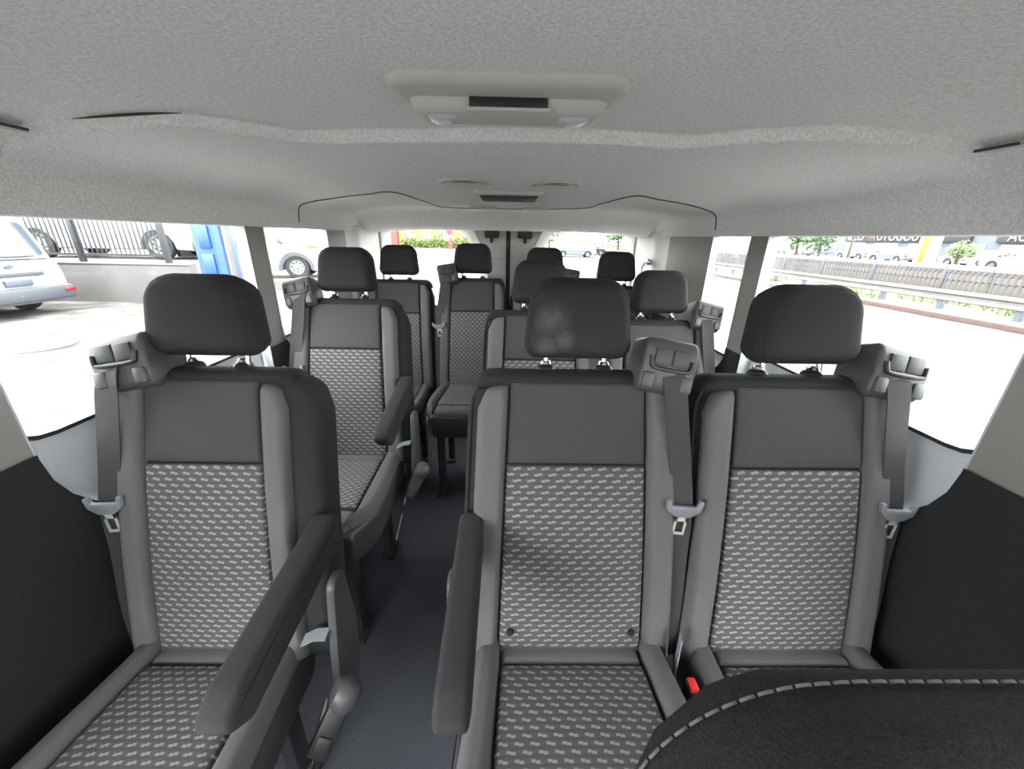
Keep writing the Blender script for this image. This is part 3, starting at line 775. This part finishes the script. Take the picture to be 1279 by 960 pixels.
# ================================================================== OUTSIDE
M_road = mat('asphalt', (.072, .0705, .0675), .95, noise=.40, nscale=2.2, bump=.3, bscale=40, spec=.05)
M_lot = mat('concrete_paving', (.105, .10, .094), .9, noise=.14, nscale=.9, bump=.3, bscale=30)
M_conc = mat('retaining_concrete', (.062, .062, .062), .9, noise=.12, nscale=1.5)
M_kerb = mat('kerb_stone', (0.0465, 0.0279, 0.0236), .9, noise=.15, nscale=4)
M_verge = mat('verge_soil', (0.0930, 0.0837, 0.0620), .95, noise=.35, nscale=1.8)
M_grass = mat('weeds', (0.0465, 0.0806, 0.0124), .8, noise=.3, nscale=5)
M_galv = mat('galvanised_steel', (0.1054, 0.1054, 0.1023), .6, metal=.2, noise=.1, nscale=3)
M_iron = mat('dark_iron', (0.0136, 0.0149, 0.0186), .6)
M_fence = mat('slate_steel', (0.0372, 0.0403, 0.0496), .6)
M_barr = mat('sandstone_barrier', (0.0930, 0.0775, 0.0558), .9, noise=.15, nscale=2)
M_white = mat('white_paint', (0.1860, 0.1922, 0.1984), .25, coat=.5)
M_silver = mat('silver_paint', (0.0806, 0.0930, 0.1116), .3, coat=.5)
M_navy = mat('dark_blue_paint', (0.0124, 0.0198, 0.0341), .3, coat=.5)
M_cglass = mat('car_glass', (0.0372, 0.0496, 0.0620), .08)
M_tyre = mat('tyre_rubber', (0.0099, 0.0105, 0.0118), .85)
M_rim = mat('wheel_rim', (0.1240, 0.1271, 0.1302), .4, metal=.2)
M_bump = mat('bumper_plastic', (0.0341, 0.0403, 0.0496), .6)
M_tail = mat('tail_lamp', (0.1550, 0.0062, 0.0124), .3)
M_amber = mat('amber_lamp', (0.2480, 0.0806, 0.0124), .3)
M_blue = mat('blue_paint', (0.0037, 0.0372, 0.1612), .45, noise=.15, nscale=6)
M_column = mat('blue_grey_paint', (0.0434, 0.0558, 0.0744), .5)
M_leaf = mat('leaves', (0.0248, 0.0682, 0.0155), .7, noise=.35, nscale=2)
M_bark = mat('bark', (0.0434, 0.0279, 0.0174), .9)
M_yel = mat('yellow_render', (0.1364, 0.1116, 0.0310), .9)
M_brick = mat('red_brick', (0.1240, 0.0310, 0.0248), .9)
M_redp = mat('red_post_paint', (0.1364, 0.0074, 0.0124), .5)
M_signw = mat('sign_white', (0.2108, 0.2108, 0.2108), .6)
M_signo = mat('sign_orange', (0.1860, 0.0434, 0.0186), .6)
M_signd = mat('sign_dark', (0.0074, 0.0087, 0.0124), .6)
M_signy = mat('sign_yellow', (0.1736, 0.1054, 0.0093), .6)
M_store = mat('shop_wall', (0.0620, 0.0775, 0.0930), .8)

def structure(name, me): o = link(name, me); o['kind'] = 'structure'; return o
# ---- ground: road surface that climbs gently on the yard side
def gz(x, y): return -.62+.22*(1-sstep(-9, -3, x))
xs = [-400, -60, -30, -15, -9, -8, -7, -6, -5, -4, -3, 0, 6, 12.25]; ys = [-400, -25, 0, 10, 30, 60, 130, 500]
vs_ = [(x, y, gz(x, y)) for y in ys for x in xs]; n = len(xs)
structure('ground', mesh_py('ground', vs_, [(j*n+i, j*n+i+1, (j+1)*n+i+1, (j+1)*n+i) for j in range(len(ys)-1) for i in range(n-1)], M_road))
gj = bpy.data.objects['ground']
# paving joints and a rusty oval cover in the yard
for (a, b) in (((10, 455), (88, 438)), ((88, 438), (185, 412)), ((60, 512), (180, 470))):
    p, q = onZ(*a, -.40), onZ(*b, -.40); p.z, q.z = gz(p.x, p.y)+.004, gz(q.x, q.y)+.004
    d = (q-p).normalized(); nn = Vector((-d.y, d.x, 0))*.022
    link('joint', mesh_py('joint', [p-nn, p+nn, q+nn, q-nn], [(0, 1, 2, 3)], M_fence, False), gj)
for (a, b) in (((1098, 417), (1245, 447)), ((1150, 470), (1230, 480))):
    p, q = onZ(*a, -.616), onZ(*b, -.616); d = (q-p).normalized(); nn = Vector((-d.y, d.x, 0))*.018
    link('joint', mesh_py('joint', [p-nn, p+nn, q+nn, q-nn], [(0, 1, 2, 3)], M_fence, False), gj)
p = onZ(38, 429, -.40)
mh = lathe('manhole_cover', [(0, .014), (.42, .014), (.46, .010), (.50, .012), (.53, .002), (.53, -.02)], mat('rusty_iron', (.085, .055, .05), .8, noise=.3, nscale=8), None, 28, (p.x, p.y, gz(p.x, p.y)))
tag(mh, 'rusty round cover set in the pale yard paving', 'manhole cover')

# ---- yard side: retaining wall, raised lot, fence
def sbox(name, lo, hi, m, bevel=0.): bm = bmesh.new(); bm_box(bm, lo, hi, bevel); return structure(name, mesh_from_bm(name, bm, m))
sbox('wall_yard', (-30, 10.0, -.6), (-7.9, 10.25, .52), M_conc, .02)
wy = bpy.data.objects['wall_yard']
box('coping', (-30, 9.98, .52), (-7.9, 10.28, .56), M_lot, wy, .01)
sbox('floor_raised_lot', (-30, 10.25, -.6), (-8.0, 13.12, .56), M_lot)
sbox('floor_forecourt', (-30, 13.12, -.7), (-4.4, 34, -.15), M_lot)
fe = empty('iron_fence', (-14, 10.12, .56)); tag(fe, 'dark iron bar fence standing on the concrete retaining wall', 'fence')
X0, X1 = -16., -8.4
barm = (lambda bm: (bm_box(bm, (-.011, -.011, 0), (.011, .011, 1.5), 0), mesh_from_bm('bar', bm, M_iron, False))[1])(bmesh.new())
x = X0
while x < X1:
    link('bar', barm, fe, (x+14, 0, .18)); x += .115
for z in (.18, 1.62): box('rail', (X0+14, -.03, z-.025), (X1+14, .03, z+.025), M_iron, fe)
for x in (-15.6, -13.1, -10.55, -8.45): box('post', (x+14-.055, -.055, 0), (x+14+.055, .055, 1.75), M_iron, fe, .01)

def wheel(parent, x, y, r, w_=.22, s=1):
    Mr = Matrix.Rotation(-s*PI/2, 4, 'X')
    ty = lathe('wheel', [(r*.62, -.10), (r*.80, -.11), (r*.95, -.095), (r, -.05), (r, .05), (r*.95, .095), (r*.80, .11), (r*.62, .10)], M_tyre, parent, 28, (x, y, r), None, Mr)
    rm = lathe('rim', [(0, .075), (r*.14, .078), (r*.18, .05), (r*.30, .045), (r*.50, .065), (r*.57, .06), (r*.63, .10), (r*.60, .03), (r*.2, .0)], M_rim, ty, 28, None, None, Mr)
    for k in range(8):
        a = k*PI/4; c_ = (Mr @ Vector((math.cos(a)*r*.42, math.sin(a)*r*.42, .064)))
        hole = lathe('rim_hole', [(0, .006), (r*.065, .004), (r*.07, -.004)], M_tyre, ty, 10, c_, None, Mr)
    return ty
def car(name, loc, ang, label, group, paint, L=4.7, W=1.84, H=1.75, kind='suv', r=.34, tails=True):
    """x forward from the rear bumper, origin on the ground at the rear centre"""
    c = empty(name, loc, ang); tag(c, label, 'car' if kind != 'pickup' else 'truck', group)
    hw = W/2; belt = H*.56 if kind != 'sedan' else H*.62
    ax = [L*.20, L*.80]
    # lower body with cut wheel arches
    def arch(xc): return [(xc+(r+.07)*math.cos(a), .26+(r+.09)*math.sin(a)) for a in [PI*(1-k/8) for k in range(9)]]
    low = [(0.03, .34), (.06, .24)]+arch(ax[0])+arch(ax[1])+[(L-.10, .24), (L-.02, .36)]
    nose = [(L, .55), (L-.05, belt*.86), (L-.35, belt*.98), (L*.72, belt+.04)]
    if kind == 'sedan': tail = [(L*.2, belt+.02), (.12, belt-.02), (0, belt*.75)]
    elif kind == 'pickup': tail = [(L*.45, belt+.02), (.02, belt), (0, .5)]
    else: tail = [(.10, belt+.01), (.02, belt*.75), (0, .5)]
    bm = bmesh.new(); bm_prism(bm, low+nose+tail, 1, -hw, hw, .05, 2)
    link('body', mesh_from_bm('body', bm, paint), c)
    if kind == 'sedan': xb0, xb1, xt0, xt1 = L*.10, L*.76, L*.30, L*.60
    elif kind == 'pickup': xb0, xb1, xt0, xt1 = L*.44, L*.78, L*.48, L*.66
    else: xb0, xb1, xt0, xt1 = .09, L*.78, .30, L*.60
    yb, yt = hw-.03, hw-.17
    z0, z1 = belt-.02, H
    def cab(k, t): # k: along 0..1, t: up 0..1 -> x and half width
        return (xb0+(xt0-xb0)*t)*(1-k)+(xb1+(xt1-xb1)*t)*k, yb+(yt-yb)*t, z0+(z1-z0)*t
    bm = bmesh.new(); V = []
    for t in (0, 1):
        for (k, sy) in ((0, -1), (1, -1), (1, 1), (0, 1)):
            X, Yh, Z = cab(k, t); V.append(bm.verts.new((X, sy*Yh, Z)))
    for f in ((3, 2, 1, 0), (4, 5, 6, 7), (0, 1, 5, 4), (1, 2, 6, 5), (2, 3, 7, 6), (3, 0, 4, 7)): bm.faces.new([V[i] for i in f])
    bmesh.ops.recalc_face_normals(bm, faces=bm.faces); bmesh.ops.bevel(bm, geom=bm.edges[:], offset=.06, segments=3, affect='EDGES')
    cb = link('cabin', mesh_from_bm('cabin', bm, paint), c)
    for sy in (-1, 1):
        for (k0, k1) in ((.06, .34), (.37, .63), (.66, .93)):
            q = [cab(k0, .14), cab(k1, .14), cab(k1-.0, .84), cab(k0+.0, .84)]
            vs_ = [(a, sy*(b+.006), z) for a, b, z in q]+[(a, sy*(b-.02), z) for a, b, z in q]
            link('side_glass', mesh_py('side_glass', vs_, [(0, 1, 2, 3), (4, 7, 6, 5), (0, 4, 5, 1), (1, 5, 6, 2), (2, 6, 7, 3), (3, 7, 4, 0)], M_cglass, False), cb)
    for (k, e, nm) in ((0, -.008, 'rear_glass'), (1, .008, 'windscreen')):
        a, b = cab(k, .12), cab(k, .86)
        out = poly_round([(-a[1]+.12, 0), (a[1]-.12, 0), (b[1]-.12, 1), (-b[1]+.12, 1)], .12, 4)
        vs_ = [(a[0]+(b[0]-a[0])*p[1]+e, p[0], a[2]+(b[2]-a[2])*p[1]) for p in out]; n_ = len(vs_)
        vs_ += [(v[0]-e*3, v[1], v[2]) for v in vs_]
        link(nm, mesh_py(nm, vs_, [tuple(range(n_)), tuple(range(2*n_-1, n_-1, -1))]+[(i, (i+1) % n_, n_+(i+1) % n_, n_+i) for i in range(n_)], M_cglass, False), cb)
    for xa in ax:
        for sy in (-1, 1): wheel(c, xa, sy*(hw-.13), r, s=sy)
    box('rear_bumper', (-.10, -hw-.01, .30), (.12, hw+.01, .58), M_bump, c, .05)
    box('front_bumper', (L-.15, -hw-.01, .26), (L+.06, hw+.01, .52), M_bump, c, .05)
    for sy in (-1, 1):
        if tails: box('tail_lamp', (-.04, sy*hw-.13*(sy > 0), belt*.62), (.10, sy*hw+.13*(sy < 0), belt*.95), M_tail, c, .02)
        box('head_lamp', (L-.28, sy*hw-.28*(sy > 0)+.005*sy, belt*.68), (L+.0, sy*hw+.28*(sy < 0)+.005*sy, belt*.86), M_signw, c, .02)
        box('mirror', (L*.70, min(sy*hw, sy*(hw+.22)), belt+.02), (L*.70+.12, max(sy*hw, sy*(hw+.22)), belt+.20), M_bump, c, .03)
    return c

# white van seen from the rear through the yard-side window
v1 = car('parked_van', (-9.80, 7.97, -.40), PI, 'white van parked tail-on below the iron fence, rear window and grey bumper showing', None, M_white, 4.9, 1.9, 1.95, 'suv', .34, tails=False)
box('trim_bar', (-.03, -.52, .80), (.03, .52, .88), M_bump, v1, .01)
box('plate', (-.035, -.26, .62), (.02, .20, .74), M_column, v1, .005)
bdg = lathe('badge', [(0, .02), (.07, .018), (.09, 0)], M_column, v1, 20, (.02, 0, 1.0)); bdg.rotation_euler = (0, -PI/2, 0); bdg.scale = (.5, 1, 1)
box('reflector', (-.115, -.96, .44), (-.06, -.74, .52), M_tail, v1, .01)
box('wiper', (.02, -.5, 1.16), (.06, .1, 1.19), M_black, v1, .005)
# pickup behind the fence on the raised lot
car('pickup_truck', (-13.85, 12.08, .56), 0, 'white pickup truck behind the iron fence on the raised lot', None, M_white, 5.35, 1.7, 1.95, 'pickup', .41)
car('parked_car', (-19.6, 12.3, .56), 0, 'dark blue car on the raised lot, tail hidden by the white van', None, M_navy, 4.6, 1.7, 1.7, 'suv', .36)
# white van on the forecourt, seen through the narrow yard-side window
a_ = math.atan2(.24, .97)
v2 = car('forecourt_van', (-7.25-3.36*math.cos(a_)-.78*math.sin(a_), 13.9-3.36*math.sin(a_)+.78*math.cos(a_), -.15), a_, 'white van on the forecourt with dark wheel arch and amber lamp, beyond the narrow window', None, M_white, 4.2, 1.8, 2.0, 'suv', .39)
af = [(3.36+.56*math.cos(PI*k/12), .30+.58*math.sin(PI*k/12)) for k in range(13)]; ai = [(3.36+.45*math.cos(PI*k/12), .30+.48*math.sin(PI*k/12)) for k in range(13)]
prism('wheel_arch', af+ai[::-1], 1, -.92, -.85, M_bump, v2, 0)
box('amber_lamp', (3.80, -.915, 1.02), (4.12, -.85, 1.12), M_amber, v2, .02)
# blue steel column and the grey cabinet next to it
bc = empty('blue_column', (-4.66, 6.55, -.55)); tag(bc, 'bright blue steel lift column standing in the yard', 'column')
zc = gz(-4.66, 6.5)+.55
box('base_plate', (-.36, -.32, zc), (.36, .32, zc+.03), M_blue, bc, .01)
prism('channel', [(-.21, -.17), (.21, -.17), (.21, .17), (.12, .17), (.12, -.07), (-.12, -.07), (-.12, .17), (-.21, .17)], 2, zc+.03, zc+3.0, M_blue, bc, .008)
for z in (1.2, 1.62, 2.05): box('carriage_plate', (-.115, -.20, z), (.06, -.168, z+.34), M_blue, bc, .01)
box('cable_guard', (.213, -.12, zc+.1), (.25, .0, zc+2.9), M_galv, bc, .008)
gc = empty('grey_column', (-4.20, 6.75, -.55)); tag(gc, 'blue-grey post with white hoses beside the blue column', 'column')
zc = gz(-4.2, 6.7)+.55
box('post', (-.10, -.10, zc), (.10, .10, zc+3.0), M_column, gc, .015)
for k, xx in enumerate((.13, .165)): tube('hose', smooth_path([(xx, -.1, zc+.1), (xx+.02, -.14, zc+1.1), (xx-.01, -.12, zc+1.9), (xx, -.1, zc+2.8)], 5), .016, M_signw, gc, 8)
box('valve_block', (-.06, -.16, 1.68), (.08, -.10, 1.84), M_galv, gc, .01)

# ---- roadway side
sbox('kerb', (12.25, -400, -.7), (12.55, 500, -.47), M_kerb, .02)
sbox('verge', (12.55, -400, -.7), (20.4, 500, -.50), M_verge)
sbox('floor_far_lot', (20.4, -400, -.8), (400, 500, -.45), M_lot)
# weeds on the verge: uncountable
vs_, fs_ = [], []
for cx_, cy_, rad, cnt in [(14.3, 10.2, .5, 120), (14.2, 9.0, .6, 160), (13.6, 8.2, .35, 80), (14.7, 13.5, .7, 140), (15.2, 17.5, .8, 140), (14.9, 11.6, .5, 100), (16.4, 12.6, .5, 160), (16.5, 13.2, .5, 160), (18.6, 26, 1.4, 200), (15.0, 22, 1.0, 140), (13.4, 14.6, .5, 90), (13.5, 20, .5, 90), (18, 33, 2.0, 200)]:
    for _ in range(cnt):
        a = random.random()*2*PI; d = rad*math.sqrt(random.random()); x, y = cx_+d*math.cos(a), cy_+1.7*d*math.sin(a)
        h = random.uniform(.10, .34); dx, dy = random.uniform(-.12, .12), random.uniform(-.12, .12); b = len(vs_); t_ = random.uniform(.015, .03); an = random.random()*PI
        vs_ += [(x-t_*math.cos(an), y-t_*math.sin(an), -.50), (x+t_*math.cos(an), y+t_*math.sin(an), -.50), (x+dx*.5+t_, y+dy*.5, -.50+h*.6), (x+dx, y+dy, -.50+h)]
        fs_ += [(b, b+1, b+2), (b, b+2, b+3)]
wd = link('weeds', mesh_py('weeds', vs_, fs_, M_grass, False, recalc=False)); tag(wd, 'green weeds growing in the dry verge along the kerb', 'weeds', kind='stuff')
# guardrail: W beam on posts
gr = empty('guardrail', (13.25, 12, -.50)); tag(gr, 'galvanised guardrail on posts along the verge', 'guardrail')
wp = [(0, 0), (-.05, .03), (-.05, .09), (.02, .14), (.02, .18), (-.05, .23), (-.05, .29), (0, .32)]
vs_, fs_ = [], []
for y in (-10, 60):
    vs_ += [(p[0]-.03, y, .26+p[1]) for p in wp]+[(p[0]-.022, y, .26+p[1]) for p in wp]
nn_ = len(wp)
for i in range(nn_-1):
    fs_.append((i, i+1, 2*nn_+i+1, 2*nn_+i)); fs_.append((nn_+i, 3*nn_+i, 3*nn_+i+1, nn_+i+1))
link('beam', mesh_py('beam', vs_, fs_, M_galv, True, angle=30), gr)
y = -8.
while y < 58:
    box('post', (.0, y-.07, 0), (.13, y+.07, .56), M_column, gr)
    y += 1.95
# slatted metal fence
fe2 = empty('bar_fence', (16.6, 15, -.50)); tag(fe2, 'slate grey metal bar fence between the guardrail and sandstone barrier', 'fence')
bm2 = (lambda bm: (bm_box(bm, (-.022, -.03, 0), (.022, .03, 1.0), 0), mesh_from_bm('bar', bm, M_fence, False))[1])(bmesh.new())
y = -4.5
while y < 34:
    link('bar', bm2, fe2, (0, y, 0)); y += .19
for z in (.62, .88): box('rail', (.03, -4.6, z-.03), (.06, 34, z+.03), M_fence, fe2)
for y in (-3, 0, 3, 6, 9, 12, 16, 20, 25, 30): box('post', (-.05, y-.06, 0), (.05, y+.06, 1.15), M_fence, fe2, .01)
# sandstone barrier in blocks
br_ = empty('barrier', (20, 20, -.5)); tag(br_, 'sandstone-coloured barrier wall behind the bar fence', 'wall')
y = -20.
while y < 100:
    box('block', (-.25, y+.01, 0), (.25, y+3.99, .80), M_barr, br_, .03)
    box('cap', (-.32, y+.01, .80), (.32, y+3.99, 1.02), M_lot, br_, .03); y += 4.0
# cars in the far lot
GC = 'cars parked in the far lot'
car('far_suv', (40, 28.3, -.45), PI/2, 'white SUV parked beyond the barrier with dark rear side windows', GC, M_white, 4.8, 1.95, 1.75, 'suv', .36)
car('far_car', (43, 34.6, -.45), PI/2, 'white low car parked ahead of the white SUV in the far lot', GC, M_white, 4.6, 1.85, 1.45, 'sedan', .33)
car('far_car', (42, 41.5, -.45), PI/2, 'silver car in the far lot below the lettered sign', GC, M_silver, 4.6, 1.85, 1.5, 'sedan', .33)
car('far_car', (44, 48.5, -.45), PI/2, 'silver SUV in the far lot between the sign post and the tree', GC, M_silver, 4.7, 1.9, 1.75, 'suv', .35)
car('far_car', (42, 56.5, -.45), PI/2, 'white car in the far lot just behind the tree trunks', GC, M_white, 4.6, 1.85, 1.5, 'sedan', .33)
car('far_car', (44, 65.5, -.45), PI/2, 'dark blue car in the far lot beyond the tree', GC, M_navy, 4.6, 1.85, 1.5, 'sedan', .33)
# shop building with its fascia signs
sh_ = empty('shop', (52, 48, -.45)); tag(sh_, 'pale blue-grey shop front with dark lettered fascia in the far lot', 'building')
box('wall', (0, -16, 0), (6, 26, 4.6), M_store, sh_)
for k in range(8): box('shop_window', (-.06, -14+5*k, .4), (.05, -10.4+5*k, 2.0), M_silver, sh_, .02)
fa = box('fascia', (-.35, -2.5, 2.15), (.05, 14.5, 3.6), M_signd, sh_, .03)
fb = box('fascia', (-.35, -13.5, 2.15), (.05, -5.0, 3.4), M_signd, sh_, .03)
def letters(txt, m, size, parent, loc, name='lettering'):
    cu_ = bpy.data.curves.new(name, 'FONT'); cu_.body = txt; cu_.size = size; cu_.extrude = .03; cu_.align_x = 'LEFT'
    tmp = bpy.data.objects.new('tmp', cu_); C.objects.link(tmp); bpy.context.view_layer.update()
    me = bpy.data.meshes.new_from_object(tmp.evaluated_get(bpy.context.evaluated_depsgraph_get())); bpy.data.objects.remove(tmp)
    me.materials.clear(); me.materials.append(m)
    return link(name, me, parent, loc, (R(90), 0, -PI/2))
letters('ILLO', M_signw, 1.35, fa, (-.40, 14.0, 2.33)); letters('A', M_signo, 1.35, fa, (-.40, 10.2, 2.33)); letters('UTOGOU', M_signw, 1.35, fa, (-.40, 9.2, 2.33))
letters('ACI-BBR', M_signw, 1.2, fb, (-.40, -6.0, 2.35))
# posts with yellow banner
sp_ = empty('sign_post', (22, 20.9, -.45)); tag(sp_, 'grey lamp post with a yellow banner behind the sandstone barrier', 'post')
lathe('pole', [(0, 0), (.30, 0), (.28, .1), (.24, .3), (.22, 6), (0, 6)], M_galv, sp_, 14)
box('banner', (-.05, .26, .75), (.0, .62, 3.6), M_signy, sp_, .01)
for (px_, yy, lab) in ((34, 40.2, 'slim brown post in front of the silver SUV in the far lot'), (30, 29.5, 'slim white post between the sign lettering and the yellow banner')):
    o = lathe('slim_post', [(0, 0), (.12, 0), (.11, .2), (.09, 5), (0, 5.05)], M_bark if px_ == 34 else M_signw, None, 12, (px_, yy, -.45)); tag(o, lab, 'post')
# trees
def tree(loc, h, rad, label, group, cnt=500, ls=.25, m=None):
    t = empty('tree', loc); tag(t, label, 'tree', group)
    tube('trunk', smooth_path([(0, 0, 0), (.05, .03, h*.3), (-.03, .05, h*.6), (0, 0, h*.85)], 3), [.16-.012*i for i in range(10)], M_bark, t, 8)
    vs_, fs_ = [], []
    lobes = [(random.uniform(-.5, .5)*rad, random.uniform(-.5, .5)*rad, h*.72+random.uniform(-.25, .35)*rad, rad*random.uniform(.45, .65)) for _ in range(7)]
    for _ in range(cnt):
        lx, ly, lz_, lr = random.choice(lobes); d = Vector((random.gauss(0, 1), random.gauss(0, 1), random.gauss(0, 1))).normalized()*lr*random.uniform(.6, 1.05)
        p = Vector((lx, ly, lz_))+d; a = Vector((random.gauss(0, 1), random.gauss(0, 1), random.gauss(0, .6))).normalized(); b = a.orthogonal().normalized(); s_ = ls*random.uniform(.6, 1.3); k = len(vs_)
        vs_ += [p-a*s_, p-b*s_*.45, p+a*s_, p+b*s_*.45]; fs_.append((k, k+1, k+2, k+3))
    cr = link('crown', mesh_py('crown', vs_, fs_, m or M_leaf, False, recalc=False), t); cr['kind'] = 'stuff'
    return t
tree((30.5, 39.6, -.45), 3.4, 2.2, 'leafy street tree standing in the far lot beside the lettered fascia', 'trees of the far lot', 700)
tree((31, 43.5, -.45), 3.2, 1.6, 'smaller leafy tree next to the street tree in the far lot', 'trees of the far lot', 500)
tree((44, 24.5, -.45), 3.3, 1.6, 'green tree behind the tail of the white SUV in the far lot', 'trees of the far lot', 400)
tree((24, 75, -.6), 5, 3.0, 'distant green tree past the narrow window on the roadway side', 'trees of the far lot', 500, .4)
tree((37.5, 33.4, -.45), 1.9, 1.0, 'yellow-green bush between the white cars in the far lot', 'trees of the far lot', 300, .18, M_grass)

# ---- behind the rear doors
sbox('kerb_far', (-40, 57, -.65), (3, 57.4, -.42), M_conc)
yb_ = empty('yellow_building', (-14, 66, -.62)); tag(yb_, 'yellow rendered building with tall narrow windows and a red brick end', 'building')
box('wall', (-3.6, 0, 0), (9, 6, 7), M_yel, yb_)
box('brick_wing', (-8.5, -.6, 0), (-3.6, 6, 7), M_brick, yb_)
box('brick_wing', (6.4, -.4, 0), (11, 6, 7), M_brick, yb_)
for k, xx in enumerate((-2.2, 1.0, 3.2, 4.6)):
    wf = box('window', (xx-.45, -.08, 1.5), (xx+.45, .05, 3.4), M_signw, yb_)
    for a_ in (-.2, .2): box('pane', (xx+a_-.17, -.10, 1.6), (xx+a_+.17, -.06, 3.3), M_navy, wf)
hd = empty('hedge', (-12, 63.5, -.5)); tag(hd, 'low leafy hedge in front of the yellow building', 'hedge')
vs_, fs_ = [], []
for _ in range(2600):
    p = Vector((random.uniform(-4.5, 8.5), random.uniform(-.7, .7), 0)); p.z = random.uniform(0, 1.55+.25*math.sin(p.x*1.7)); a = Vector((random.gauss(0, 1), random.gauss(0, 1), random.gauss(0, .6))).normalized(); b = a.orthogonal().normalized(); k = len(vs_)
    vs_ += [p-a*.2, p-b*.1, p+a*.2, p+b*.1]; fs_.append((k, k+1, k+2, k+3))
lf = link('foliage', mesh_py('foliage', vs_, fs_, M_grass, False, recalc=False), hd); lf['kind'] = 'stuff'
rp = empty('red_post', (-8.4, 59.5, -.62)); tag(rp, 'red post with a round sign in front of the yellow building', 'post')
lathe('pole', [(0, 0), (.32, 0), (.30, .2), (.26, 3.4), (0, 3.45)], M_redp, rp, 14)
lathe('sign_disc', [(0, .06), (.42, .05), (.45, 0), (.42, -.05), (0, -.06)], M_redp, rp, 22, (0, -.3, 2.55), (PI/2, 0, 0))
GR = 'cars parked beyond the rear doors on the roadway side'
car('distant_car', (5.2, 46, -.62), 0, 'silver car parked across the road beyond the rear door', GR, M_silver, 4.6, 1.85, 1.5, 'sedan', .33)
car('distant_car', (8.2, 52, -.62), R(20), 'dark blue car parked near the kerb beyond the rear door', GR, M_navy, 4.6, 1.85, 1.5, 'suv', .33)
tree((6.2, 62, -.6), 4.2, 2.4, 'green tree beyond the rear door above the silver car', 'trees beyond the rear doors', 500, .35)
tree((14.0, 52, -.5), 3.6, 2.0, 'green tree beside the dark blue car beyond the rear door', 'trees beyond the rear doors', 500, .3)
